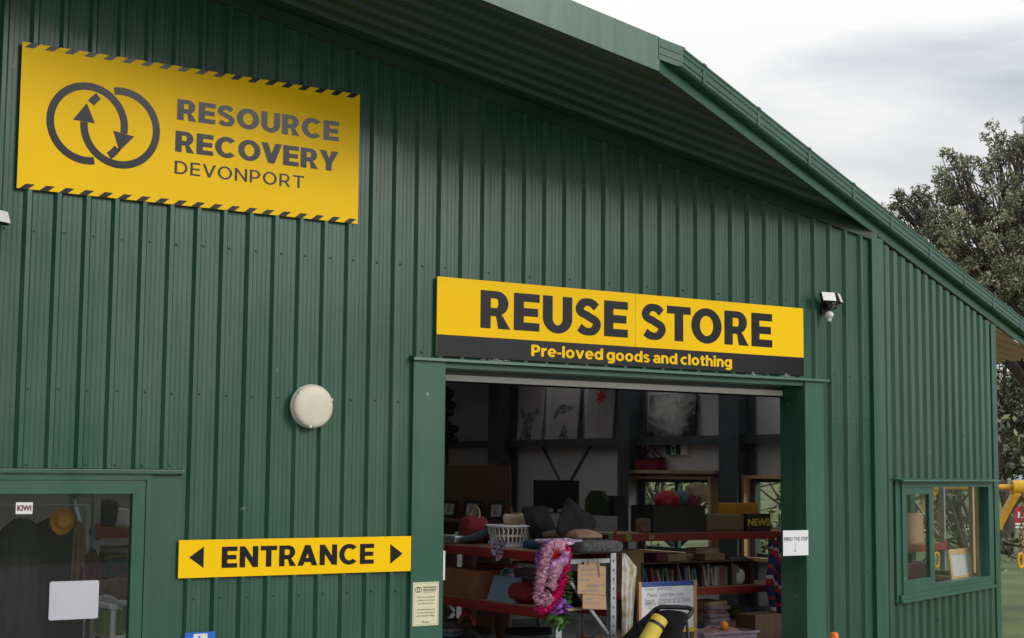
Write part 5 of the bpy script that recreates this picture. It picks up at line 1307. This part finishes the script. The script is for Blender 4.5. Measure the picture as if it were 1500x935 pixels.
m = MB(M=F @ Matrix.Translation((0, 0, .002))); m.flat(arc(w_ * .53, h_ * .8, h_ * .07, h_ * .07, 0, 330, 12)); m.flat([(w_ * .46, h_ * .7), (w_ * .57, h_ * .7), (w_ * .62, h_ * .52), (w_ * .57, h_ * .5), (w_ * .54, h_ * .42), (w_ * .61, h_ * .26), (w_ * .56, h_ * .1), (w_ * .52, h_ * .12), (w_ * .55, h_ * .26), (w_ * .49, h_ * .36), (w_ * .44, h_ * .16), (w_ * .38, h_ * .18), (w_ * .45, h_ * .45), (w_ * .40, h_ * .54)]); m.build('running_figure', 'exit_green', t)

# ---- television and dark goods on the side wall rack; RW: its shelf top
RW = FLOOR + 1.508; XT = XS - .9
a = onx(783, 703, XT); b = onx(846, 703, XT); tz = a.z
t = thing('television', (XT, (a.y + b.y) / 2, RW), 'black flat television standing against the inner wall', 'television')
m = MB(); m.box(XT - .02, XT + .03, b.y, a.y, RW + .06, tz, bev=.006); m.build('case', 'black_plastic', t)
m = MB(); m.box(XT - .0215, XT - .0205, b.y + .015, a.y - .015, RW + .085, tz - .015); m.build('screen', 'sign_black', t)
m = MB(); m.box(XT - .1, XT + .1, (a.y + b.y) / 2 - .16, (a.y + b.y) / 2 + .16, RW, RW + .012, bev=.004); m.box(XT - .015, XT + .015, (a.y + b.y) / 2 - .03, (a.y + b.y) / 2 + .03, RW + .012, RW + .061); m.build('stand', 'black_plastic', t)
mat('green_dark', (0.03, 0.045, 0.02), .6, var=.5, scale=8)
c = onx(877, 745, XT - .1); zc = onx(877, 719, XT - .1).z; hh = zc - RW; yw = onx(861, 740, XT - .1).y - c.y
F = frame((XT - .12, c.y, RW), (0, -1, 0), (0, 0, 1)); m = MB(M=F); m.prism([(-yw, 0), (yw, 0), (yw, hh * .62), (yw * .45, hh), (-yw * .45, hh), (-yw, hh * .62)], -.03, .03)
solo('octagon_screen', m, 'green_dark', 'dark green clipped corner picture right of the television', 'picture')
a = onx(893, 726, XT - .05); b = onx(905, 726, XT - .05); m = MB(); m.box(XT - .1, XT + .12, b.y, a.y, RW, a.z, bev=.01); solo('loudspeaker', m, 'black_plastic', 'narrow black loudspeaker beside the grey column', 'speaker')
# ---- brown board partition with three framed pictures, on the far side
XB = 4.6
a = onx(640, 681, XB); b = onx(746.5, 681, XB); ZB2 = a.z
m = MB(); m.box(XB, XB + .03, b.y, a.y + .5, FLOOR, ZB2, bev=.003); solo('brown_partition', m, 'dark_board', 'tall brown board partition behind the left pictures', 'partition')
m = MB(); zt_ = onx(690, 762, XB - .3).z; m.box(XB - .42, XB - .02, b.y + .1, a.y + .5, zt_ - .03, zt_, bev=.004)
for y_ in (b.y + .2, a.y + .35): m.box(XB - .38, XB - .32, y_, y_ + .06, FLOOR, zt_ - .031); m.box(XB - .12, XB - .06, y_, y_ + .06, FLOOR, zt_ - .031)
solo('side_table', m, 'dark_board', 'long narrow dark table in front of the brown partition', 'table')
for px0, px1, py0, py1, lb in ((646, 666, 732, 762, 'black framed picture leaning at left by the door edge'), (678, 701, 732, 764, 'middle black framed picture partly behind red bag'), (714, 736, 733, 755, 'right black framed picture above the white basket')):
    a = onx(px0, py0, XB - .2); b = onx(px1, py0, XB - .2); t = thing('framed_picture', (XB - .1, (a.y + b.y) / 2, zt_), lb, 'picture'); h_ = a.z - zt_ - .002; w_ = a.y - b.y
    F = frame((XB - .2, a.y, zt_ + .006), (0, -1, 0), (math.sin(.12), 0, math.cos(.12))); q = .045
    m = MB(M=F); m.box(0, q, 0, h_, -.02, 0); m.box(w_ - q, w_, 0, h_, -.02, 0); m.box(q, w_ - q, 0, q, -.02, -.0005); m.box(q, w_ - q, h_ - q, h_, -.02, -.0005); m.build('frame', 'black_plastic', t)
    m = MB(M=F); m.box(q, w_ - q, q, h_ - q, -.015, -.01); m.build('mount', 'canvas_white', t)
    m = MB(M=F @ Matrix.Translation((0, 0, -.009))); m.flat([(w_ * .35, h_ * .32), (w_ * .65, h_ * .32), (w_ * .65, h_ * .7), (w_ * .35, h_ * .7)]); m.build('print', 'art_grey', t)
# ---- black branches hanging at the far left of the doorway
m = MB(); r = random.Random(5); c = onx(655, 610, 6.4)
for k in range(16):
    q = c + Vector((r.uniform(-.1, .1), r.uniform(-.18, .18), r.uniform(-.35, .4))); m.blob(q, .05, .09, .06, 1.0, 8, 6, amp=.02, seed=k)
m.tube([c + Vector((0, 0, -1.6)), c + Vector((0, 0, .45))], .02, 6)
for v in m.v: pass
lo = min(p.z for p in m.v); m.tube([(c.x, c.y, FLOOR), (c.x, c.y, c.z - 1.55)], .03, 6); m.M = T(c.x, c.y, FLOOR); m.lathe([(.2, 0), (.2, .02), (.03, .04)], 16)
solo('coat_stand', m, 'black_plastic', 'black coat stand at the far left inside the doorway', 'stand', smooth=True)

# ================================================================== behind the glazed door at left
YD = .75
def gdp(X, Y, y=YD): return ony(X / 3.667, 680 + Y / 3.667, y)
# clothes rail with hanging coats and a hat
a = gdp(60, 240); b = gdp(470, 240); zr = a.z + .02
t = thing('clothes_rail', ((a.x + b.x) / 2, YD, FLOOR), 'clothes rail behind the glazed door', 'rail')
m = MB(); m.tube([(a.x - .3, YD, FLOOR), (a.x - .3, YD, zr), (b.x, YD, zr), (b.x, YD, FLOOR)], .016, 8); m.build('frame', 'galvanised', t, True)
def hanger_coat(label, x, w_, zt_, zb_, m_, seed, y=YD):
    r = random.Random(seed); mb = MB(); NX, NZ = 14, 12; vs = []; fs = []
    for sgn in (-1, 1):
        for j in range(NZ + 1):
            for i in range(NX + 1):
                u_, v_ = i / NX * 2 - 1, j / NZ; ww = w_ * (.75 + .25 * min(1, v_ * 2)); sh = .10 * abs(u_) ** 1.5 * max(0, 1 - v_ * 1.2)
                vs.append((x + u_ * ww, y + sgn * (.07 * (1 - u_ * u_) ** .5 * (1 + .2 * v_) + .030 * math.sin(u_ * 15 + seed + v_ * 2.5) * (.3 + v_) * (1 - u_ * u_)), zt_ - sh + (zb_ - zt_) * v_))
    n1 = (NX + 1) * (NZ + 1)
    for j in range(NZ):
        for i in range(NX):
            q = (j * (NX + 1) + i, (j + 1) * (NX + 1) + i, (j + 1) * (NX + 1) + i + 1, j * (NX + 1) + i + 1); fs += [q, tuple(z + n1 for z in q[::-1])]
    mb.add(vs, fs); return solo('hanging_coat', mb, m_, label, 'coat', 'coats on the rail behind the glazed door', smooth=True)
mat('coat_black', (.008, .008, .009), .9, var=.4, bump=.9, bscale=14); mat('coat_grey', (.016, .016, .018), .9, var=.4, bump=.9, bscale=14); mat('coat_plum', (.10, .02, .045), .9, var=.4, bump=.9, bscale=14)
hanger_coat('grey coat on the rail, nearest the left door stile', gdp(120, 300).x, .2, zr - .08, gdp(120, 900).z - .2, 'coat_grey', 1)
hanger_coat('black coat on the rail under the orange hat', gdp(300, 300).x, .24, zr - .08, gdp(300, 900).z - .2, 'coat_black', 2, YD + .02)
hanger_coat('plum coloured coat on the rail right of the orange hat', gdp(490, 300).x, .09, zr - .28, gdp(490, 620).z, 'coat_plum', 3, YD + .02)
c = gdp(332, 305, YD - .16); t = thing('brimmed_hat', tuple(c), 'orange brimmed hat hanging behind the glazed door', 'hat'); mat('hat_orange', (0.62, 0.26, 0.02), .8, var=.15, bump=.8, bscale=16)
F = frame(c, (1, 0, 0), (0, .1, 1)); m = MB(M=F); m.lathe([(.055, .012), (.053, .045), (.045, .062), (.022, .066), (.001, .058)], 24, cap=False); m.build('crown', 'hat_orange', t, True)
m = MB(M=F); vs = []; fs = []
for k in range(36):
    a_ = 2 * PI * k / 36; w_ = .014 * math.sin(2 * a_ + .6)
    vs += [(.052 * math.cos(a_), .054 * math.sin(a_), .012), (.082 * math.cos(a_), .092 * math.sin(a_), w_), (.082 * math.cos(a_), .092 * math.sin(a_), w_ - .004), (.052 * math.cos(a_), .054 * math.sin(a_), .006)]
for k in range(36):
    o_ = 4 * k; p_ = 4 * ((k + 1) % 36); fs += [(o_, o_ + 1, p_ + 1, p_), (o_ + 1, o_ + 2, p_ + 2, p_ + 1), (o_ + 2, o_ + 3, p_ + 3, p_ + 2)]
m.add(vs, fs); m.build('brim', 'hat_orange', t, True)
# rack far behind with red beam, white box
p = gdp(500, 350, 2.2); rack('red beamed rack seen deep behind the glazed door', (p.x, 2.2, FLOOR), (1, 0, 0), 1.5, .6, 2.0, (gdp(600, 345, 2.2).z - FLOOR, gdp(600, 630, 2.2).z - FLOOR, .4))
zq = gdp(600, 345, 2.2).z + .008; a = gdp(620, 240, 2.3); b = gdp(700, 240, 2.3); m = MB(); m.box(a.x, b.x, 2.3, 2.5, zq, a.z, bev=.02); solo('white_carton', m, 'white_plastic', 'whitish box on the red beam behind the glazed door', 'box')
a = gdp(525, 262, 2.35); b = gdp(615, 262, 2.35); soft('dark_bundle', 'dark bundle left of the whitish box behind the door', 'bundle', ((a.x + b.x) / 2, 2.4, zq + .1), ((b.x - a.x) / 2, .15, .105), 'dark_cloth', amp=.02)
# white plastic chair
YC2 = 1.0; c = gdp(575, 720, YC2); xw = (gdp(640, 760, YC2).x - gdp(500, 760, YC2).x) / 2
t = thing('plastic_chair', (c.x, YC2, FLOOR), 'white slatted plastic garden chair behind the glazed door', 'chair')
zt_ = c.z; zs_ = gdp(575, 890, YC2).z
m = MB(); m.tube([(c.x + xw * math.cos(q), YC2 + .05 * math.sin(q), zs_ + .08 + (zt_ - zs_ - .08) * math.sin(q) ** .6) for q in [i * PI / 16 for i in range(17)]], .022, 8); m.build('back_frame', 'white_plastic', t, True)
for k in range(-3, 4):
    x = c.x + k * xw * .26; m = MB(); zz = zs_ + (zt_ - zs_) * (1 - (k * .26) ** 2) ** .5; m.box(x - .014, x + .014, YC2 - .005, YC2 + .012, zs_, zz - .01, bev=.003); m.build('back_slat', 'white_plastic', t)
m = MB(); m.box(c.x - xw, c.x + xw, YC2 - .42, YC2 + .02, zs_ - .035, zs_, bev=.012); m.build('seat', 'white_plastic', t)
for sx in (-1, 1):
    m = MB(); m.box(c.x + sx * xw - .03, c.x + sx * xw + .03, YC2 - .4, YC2, zs_ + .17, zs_ + .2, bev=.01); m.build('armrest', 'white_plastic', t)
    for yy in (YC2 - .4, YC2):
        m = MB(); m.tube([(c.x + sx * xw, yy, zs_ + .17), (c.x + sx * (xw + .02), yy, FLOOR)], .02, 8); m.build('leg', 'white_plastic', t)
mat('lime_cloth', (.16, .22, .02), .8)
a = gdp(545, 785, YC2 - .3); b = gdp(655, 830, YC2 - .3); m = MB(); m.box(a.x, b.x, YC2 - .36, YC2 - .14, zs_ + .001, max(zs_ + .1, a.z), bev=.015); solo('lime_cushion', m, 'lime_cloth', 'lime green folded cloth on the white plastic chair', 'cloth')
soft('brown_bundle', 'brown bundle of fabric beside the white chair', 'bundle', (gdp(640, 740, 1.5).x, 1.5, FLOOR + .62), (.22, .2, .63), 'brown_cloth', amp=.04, seed=12)
# papers on the glass
def sticker(name, label, X0_, X1_, Y0_, Y1_, m_, text=None, rr=.0):
    y = -.0025; a = ony(X0_ / 3.667, 680 + Y0_ / 3.667, y); b = ony(X1_ / 3.667, 680 + Y1_ / 3.667, y)
    t = thing(name, ((a.x + b.x) / 2, y, b.z), label, 'sticker' if text else 'paper')
    mb = MB(M=WALLF(0, y, 0)); mb.prism(rrect(a.x, b.x, b.z, a.z, .012) if rr else [(a.x, b.z), (b.x, b.z), (b.x, a.z), (a.x, a.z)], -.001, 0); mb.build('sheet', m_, t)
    if text:
        mb = MB(M=WALLF(0, y - .0012, 0)); h_ = a.z - b.z; put_text(mb, text, a.x + .008, b.x - .008, b.z + h_ * .26, b.z + h_ * .76, 0, bold=.045); mb.build('lettering', 'maroon_leather', t)
sticker('kiwi_sticker', 'small white sticker with dark red KIWI lettering on door glass', 86, 174, 206, 268, 'paper', 'KIWI')
sticker('blank_paper', 'large blank white paper with rounded corners on door glass', 268, 526, 632, 828, 'paper_grey', rr=1)

# ================================================================== behind the angled corner window
def cwp(X, Y, depth_): return onp(1280 + X / 3.895, 680 + Y / 3.895, K - NO * depth_, NO)
a = cwp(160, 470, .9); b = cwp(396, 470, .9)
rk = rack('red beamed rack just inside the angled corner window', (a.x - .6, a.y - .25, FLOOR), tuple(U), (b - a).dot(U) + .72, .5, 2.1, (a.z - FLOOR, .55))
zq = a.z + .008
def cbox(name, label, cat, X0_, X1_, Y0_, base, dep, d, m_, bev=.006):
    p = cwp(X0_, Y0_, dep); q = cwp(X1_, Y0_, dep); s0_ = (p - K).dot(U); s1_ = (q - K).dot(U)
    mb = MB(M=frame(K, U, (0, 0, 1))); mb.box(s0_, s1_, base, p.z, -dep - d, -dep, bev=bev); return solo(name, mb, m_, label, cat)
cbox('wooden_box', 'plywood box on the red beam inside the corner window', 'box', 158, 283, 285, zq, .98, .3, 'cardboard')
mat('purple_tub', (.16, .015, .06), .5)
cbox('purple_tub', 'dark magenta tub under the red beam inside corner window', 'tub', 165, 303, 570, FLOOR, .75, .1, 'purple_tub', .02)
mat('bag_yellow', (.5, .38, .06), .6)
p = (cwp(566, 400, .26) - K).dot(U); q = (cwp(606, 400, .26) - K).dot(U)
m = MB(M=CF); m.box(p, q, FLOOR, 2.4, -.3, -.26, bev=.003); solo('timber_post', m, 'timber', 'pale timber post standing inside right of the corner window', 'post')
p = cwp(0, 0, .3)
s0_ = (cwp(432, 600, .2) - K).dot(U); s1_ = (cwp(560, 600, .2) - K).dot(U); zt_ = cwp(500, 480, .2).z; zb_ = WZ0
t = thing('framed_board', tuple(K + U * ((s0_ + s1_) / 2) - NO * .18 + Vector((0, 0, zb_))), 'white board in a wooden frame leaning inside the corner window', 'board')
F = CF @ T(0, zb_, -.17, rx=-.12); hh = (zt_ - zb_)
m = MB(M=F); q = .055; m.box(s0_, s0_ + q, 0, hh, -.02, 0); m.box(s1_ - q, s1_, 0, hh, -.02, 0); m.box(s0_ + q, s1_ - q, 0, q, -.02, -.0005); m.box(s0_ + q, s1_ - q, hh - q, hh, -.02, -.0005); m.build('frame', 'timber', t)
m = MB(M=F); m.box(s0_ + q, s1_ - q, q, hh - q, -.016, -.008); m.build('panel', 'white_plastic', t)

# ================================================================== more goods on the shelves
CL = [('dark_cloth', 'black'), ('blue_cloth', 'navy'), ('brown_cloth', 'brown'), ('red_cloth', 'dark red'), ('blue_grey_cloth', 'grey blue'), ('olive_bag', 'olive'), ('grey_check', 'speckled grey'), ('lilac_cloth', 'dusky lilac')]
def pile(label, c, sx, sy, n, seed, mats_):
    """a pile of folded garments: every layer its own part"""
    r = random.Random(seed); t = thing('folded_pile', c, label, 'clothes'); z = c[2]
    for k in range(n):
        hh = r.uniform(.016, .03); mb = MB(M=T(c[0] + r.uniform(-.015, .015), c[1] + r.uniform(-.015, .015), z + hh, rz=r.uniform(-.12, .12)))
        mb.blob((0, 0, 0), sx * r.uniform(.85, 1), sy * r.uniform(.85, 1), hh, e=.35, amp=.012, fr=9, seed=seed + k, nu=24, nv=8); mb.build('folded_layer', mats_[r.randrange(len(mats_))], t, True); z += hh * 1.75
cl = [c[0] for c in CL]
pile('folded dark garments on second shelf behind the tan bag', (1.9, 2.15, Z2), .14, .2, 7, 1, cl)
pile('folded garments on second shelf behind the blue handbag', (1.92, 1.62, Z2), .14, .18, 6, 2, cl)
pile('folded garments at left of the low shelf, near rack', (1.72, 2.6, .558), .18, .2, 6, 3, cl)
pile('folded garments at middle of the low shelf, near rack', (1.82, 1.55, .558), .2, .16, 7, 4, cl)
pile('folded garments on top shelf behind the red fabric bag', (1.95, 2.35, Z1), .13, .22, 4, 5, cl)
q = ony(1047, 900, R2Y + .2)
pile('folded sheets at middle of low shelf, right rack', (q.x, R2Y + .3, Q3), .17, .2, 7, 6, ['lilac_cloth', 'beige_cloth', 'pink_pattern', 'blue_grey_cloth'])
q = ony(1100, 900, R2Y + .2)
pile('folded towels on low shelf beside the lilac bedding', (q.x, R2Y + .3, Q3), .14, .2, 6, 7, ['lilac_cloth', 'olive_cloth', 'brown_cloth', 'blue_grey_cloth'])
q = gdp(640, 620, 2.45)
pile('folded clothes on lower red beam behind the glazed door', (q.x, 2.5, gdp(600, 630, 2.2).z + .008), .2, .18, 6, 8, cl)
q = gdp(660, 345, 2.45); q2 = gdp(575, 620, 2.45)
pile('folded dark clothes deep behind the white plastic chair', (q2.x, 2.5, gdp(600, 630, 2.2).z + .008), .16, .18, 5, 9, cl)
hanger_coat('brown coat on the rail at right end by the stile', gdp(415, 300).x, .10, zr - .10, gdp(415, 800).z, 'coat_brown' if 'coat_brown' in MATS else 'brown_cloth', 6, YD + .03)

# ================================================================== outdoors
LEAFM = ['leaf_dark', 'leaf_olive', 'leaf_pale']
mat('leaf_dark', (0.070, 0.088, 0.044), 0.6, var=0.35, scale=1.2)
mat('leaf_olive', (0.185, 0.20, 0.095), 0.6, var=0.35, scale=1.2)
mat('leaf_pale', (0.36, 0.32, 0.22), 0.65, var=0.3, scale=1.2)
mat('leaf_bright', (0.26, 0.34, 0.09), 0.55, var=0.4, scale=1.5)
def crown(clumps, per, size, seed, weights):
    r = random.Random(seed); m = MB(); vs = []; fs = []; mi = []
    for c, rad in clumps:
        lean = r.random()
        for _ in range(int(per * rad * rad)):
            while True:
                d = Vector((r.uniform(-1, 1), r.uniform(-1, 1), r.uniform(-1, 1)))
                if .05 < d.length < 1: break
            d *= (.55 + .45 * d.length) / max(d.length, .3) * d.length ** .35
            p = c + Vector((d.x, d.y, d.z * .75)) * rad
            a = Vector((r.uniform(-1, 1), r.uniform(-1, 1), r.uniform(-.6, 1))).normalized(); b = a.orthogonal().normalized()
            b.rotate(Matrix.Rotation(r.uniform(0, 6.28), 3, a))
            s = size * r.uniform(.6, 1.3); n = b.cross(a); o = len(vs)
            vs += [p, p + b * s * .5 + n * s * .22, p + b * s, p + b * s * .5 - n * s * .22]
            fs.append((o, o + 1, o + 2, o + 3)); k = r.random() + (lean - .5) * .35
            mi.append(0 if k < weights[0] else (1 if k < weights[1] else 2))
    m.v = vs; m.f = fs; m.mi = mi
    return m
def limb(mb, a, b, ra, rb, r, seg=6, wob=.12):
    L = (b - a).length; pts = []; rs = []
    off = Vector((r.uniform(-1, 1), r.uniform(-1, 1), r.uniform(-.3, .5))) * wob * L
    for i in range(seg + 1):
        t = i / seg; pts.append(a.lerp(b, t) + off * math.sin(PI * t)); rs.append(ra + (rb - ra) * t)
    mb.tube(pts, rs, 7); return pts
def tree(label, base, lobes, per, size, seed, weights, mats=LEAFM, trunk_r=.3, split=1.6, group=None, sub=(5, 9), name='broadleaf_tree', clump=(.22, .48)):
    """lobes: (centre, radius) masses; each is filled with smaller leaf clumps carried by branches"""
    r = random.Random(seed); base = Vector(base)
    t = thing(name, base, label, 'tree', group)
    tr = MB(); top = base + Vector((r.uniform(-.4, .4), r.uniform(-.4, .4), split)); limb(tr, base - Vector((0, 0, .1)), top, trunk_r, trunk_r * .75, r, 6, .06)
    clumps = []
    for c, rad in lobes:
        c = Vector(c); pts = limb(tr, top, c, trunk_r * .32, .03, r, 7, .12)
        for _ in range(r.randint(*sub)):
            d = Vector((r.gauss(0, 1), r.gauss(0, 1), r.gauss(0, .8))); d = d.normalized() * rad * r.uniform(.3, 1.28)
            q = c + d; cr_ = rad * r.uniform(*clump); clumps.append((q, cr_))
            limb(tr, pts[r.randint(3, 6)], q, .022, .008, r, 4, .1)
    tr.build('trunk', 'bark', t, True)
    crown(clumps, per, size, seed + 1, weights).build('crown', mats, t)
    return t
D = 36.0
def lob(px, py, rp, d=D): return (atd(px, py, d), rp / FPX * d)
tb = atd(1600, 700, D); tb.z = 0
L1 = [lob(1316, 302, 22, D + 2), lob(1345, 288, 18, D + 2), lob(1332, 318, 30, D + 2), lob(1352, 362, 34, D + 1), lob(1392, 285, 40), lob(1408, 245, 34, D - 1), lob(1432, 300, 46, D - 1), lob(1466, 240, 46, D + 1), lob(1492, 215, 34), lob(1392, 345, 46, D - 2), lob(1450, 365, 54, D - 2),
      lob(1505, 300, 60, D - 1), lob(1560, 240, 70), lob(1545, 350, 70, D - 2), lob(1620, 320, 80), lob(1500, 420, 56, D - 3), lob(1440, 430, 46, D + 1), lob(1600, 430, 80, D - 2), lob(1680, 300, 80), lob(1500, 360, 60, D + 3), lob(1420, 390, 50, D + 3)]
tree('tall spreading grey green tree rising behind the right end of the shed roof', tb, L1, 3300, .085, 11, (.36, .80), trunk_r=.36, split=2.6, sub=(24, 32), clump=(.14, .30))
D2 = 44.0
tb = atd(1470, 700, D2); tb.z = 0
L2 = [lob(1476, 500, 44, D2), lob(1440, 520, 60, D2 + 1), lob(1520, 520, 60, D2), lob(1490, 610, 40, D2 + 2), lob(1540, 600, 70, D2 + 1), lob(1440, 600, 60, D2 + 2), lob(1478, 660, 34, D2 + 2), lob(1530, 670, 40, D2 + 2), lob(1410, 660, 50, D2 + 3), lob(1360, 640, 60, D2 + 3), lob(1500, 560, 44, D2 + 3), lob(1470, 585, 40, D2 + 3), lob(1460, 640, 40, D2 + 3), lob(1500, 680, 36, D2 + 3), lob(1465, 690, 30, D2 + 3)]
tree('dark tree low behind the eave at the right edge', tb, L2, 1500, .15, 23, (.6, .93), trunk_r=.2, split=2.0, sub=(8, 11))
for i, (x, y, h, lab) in enumerate([(12.6, 12.4, 4.2, 'bright leafy shrub outside the side window behind the toy crate'), (12.8, 9.3, 3.8, 'leafy shrub outside the side window nearest the doorway edge'), (12.2, 19.6, 5.5, 'leafy tree seen through the far left interior window'), (13.2, 6.6, 3.6, 'dark bush seen through the angled corner window'), (13.6, 14.8, 4.6, 'taller leafy shrub behind the bright shrub outside the side window')]):
    r = random.Random(40 + i); b = Vector((x, y, 0))
    L = [((x + r.uniform(-1.3, 1.3), y + r.uniform(-1.3, 1.3), h * r.uniform(.3, .9)), r.uniform(.7, 1.1)) for _ in range(14)]
    tree(lab, b, L, 300, .13, 60 + i, (.35, .85) if i != 3 else (.7, .97), mats=['leaf_olive', 'leaf_bright', 'leaf_pale'] if i != 3 else LEAFM, trunk_r=.12, split=.8, sub=(4, 6), name='shrub' if i != 2 else 'broadleaf_tree')
# trees across the yard, seen only as reflections in the gloss of the sign and panes
for i, (x, y, lab) in enumerate([(31.5, -26.8, 'rounded tree across the yard opposite the right end of the shed'), (38, -28, 'second rounded tree across the yard, farther from the shed')]):
    r = random.Random(80 + i)
    L = [((x + r.uniform(-3, 3), y + r.uniform(-3, 3), r.uniform(2.2, 7.0)), r.uniform(1.5, 2.3)) for _ in range(10)]
    tree(lab, (x, y, 0), L, 40, .5, 90 + i, (.6, .95), trunk_r=.3, split=2.0, sub=(4, 6))

# yellow skip lifting frame parked past the side wall
DK = 19.0
a1 = atd(1493, 714, DK); ln = Vector((1, .0, 0))
a0 = onp(1371, 713, a1, AZ.cross(Vector((AX[2], AY[2], AZ[2]))) if False else (AX[2], AY[2], AZ[2]))
sk = Vector((a1.x, a1.y, 0)); t = thing('skip_lifting_frame', (a1.x, a1.y, 0), 'yellow steel lifting frame with hanging chains past the right end of the shed', 'machine')
span = a0 - a1; span.z = 0
m = MB(); m.tube([a1 + span * -.04, a1 + span * 1.04], .034, 12); m.build('cross_tube', 'machine_yellow', t, True, 40)
b1 = atd(1455, 790, DK); b1 = b1 - (b1 - a1) * 0; foot = a1 + (b1 - a1) * (a1.z / (a1.z - b1.z)); foot.z = .2
for k in (0, 1):
    o = span * k; A = a1 + o; B = foot + o; d = (B - A).normalized(); n_ = d.cross(span.normalized()).normalized()
    m = MB(M=frame(A, d, n_)); Lh = (B - A).length
    m.prism([(-.04, -.045), (.10, -.06), (Lh, -.075), (Lh, .075), (.10, .06), (-.04, .045)], -.035, .035); m.build('lifting_arm', 'machine_yellow', t)
    m = MB(); m.tube([A - span.normalized() * -.09, A - span.normalized() * .09], .085, 14); m.build('knuckle', 'machine_yellow', t, True, 40)
    m = MB(); z = A.z - .09; c = A + Vector((-.05, -.10, 0)); j = 0
    while z > 1.22:
        R_ = Matrix.Translation((c.x - .10 * (A.z - z), c.y, z)) @ Matrix.Rotation(PI / 2 * (j % 2) + .4, 4, 'Z')
        m.M = R_; m.tube([(.022 * math.cos(q), 0, .036 * math.sin(q)) for q in [i * PI / 5 for i in range(10)]], .0085, 5, closed=True); z -= .056; j += 1
    m.build('chain', 'chain_steel', t)
    m = MB(M=Matrix.Translation((c.x - .10 * (A.z - z), c.y, z - .05))); m.tube([(.05 * math.cos(q), 0, .085 * math.sin(q)) for q in [i * PI / 8 for i in range(16)]], .017, 7, closed=True); m.build('hook_ring', 'machine_yellow', t, True)
m = MB(); m.M = Matrix.Translation((foot + span * .5)) @ Matrix.Rotation(math.atan2(span.y, span.x), 4, 'Z'); m.box(-span.length * .56, span.length * .56, -.4, 1.5, -.19, .55, bev=.03); m.build('base_frame', 'machine_yellow', t)
# field fence and red banner
f0 = atd(1462, 769, 62); f0.z = 0
t = thing('field_fence', f0, 'low white rail fence along the far playing field', 'fence')
fd = Vector((1, .15, 0)).normalized()
fz = atd(1480, 769, 62).z
for k in range(-6, 9):
    p = f0 + fd * (k * 2.4); m = MB(); m.tube([(p.x, p.y, 0), (p.x, p.y, fz + .02)], .03, 8); m.build('post', 'white_paint', t)
for zz in (fz, fz * .5):
    m = MB(); m.tube([f0 + fd * -14.4 + Vector((0, 0, zz)), f0 + fd * 19.2 + Vector((0, 0, zz))], .028, 8); m.build('rail', 'white_paint', t)
mat('banner_red', (0.45, 0.02, 0.05), 0.6)
a = atd(1481, 742, 60); b = atd(1481, 766, 60)
t = thing('banner', (a.x, a.y, 0), 'red banner with white lettering beside the field', 'banner')
F = frame((a.x, a.y, b.z), (AX[0], AY[0], 0), (0, 0, 1)); hh = a.z - b.z
m = MB(M=F); m.box(0, 2.2, 0, hh, -.02, .02); m.build('panel', 'banner_red', t)
m = MB(M=F @ Matrix.Translation((0, 0, .021))); put_text(m, 'LES', .25, .95, hh * .3, hh * .68, 0, bold=.03); m.build('lettering', 'white_plastic', t)
for x in (.05, 2.15):
    m = MB(M=F); m.tube([(x, -b.z, -.05), (x, hh, -.05)], .03, 8); m.build('post', 'steel_grey', t)
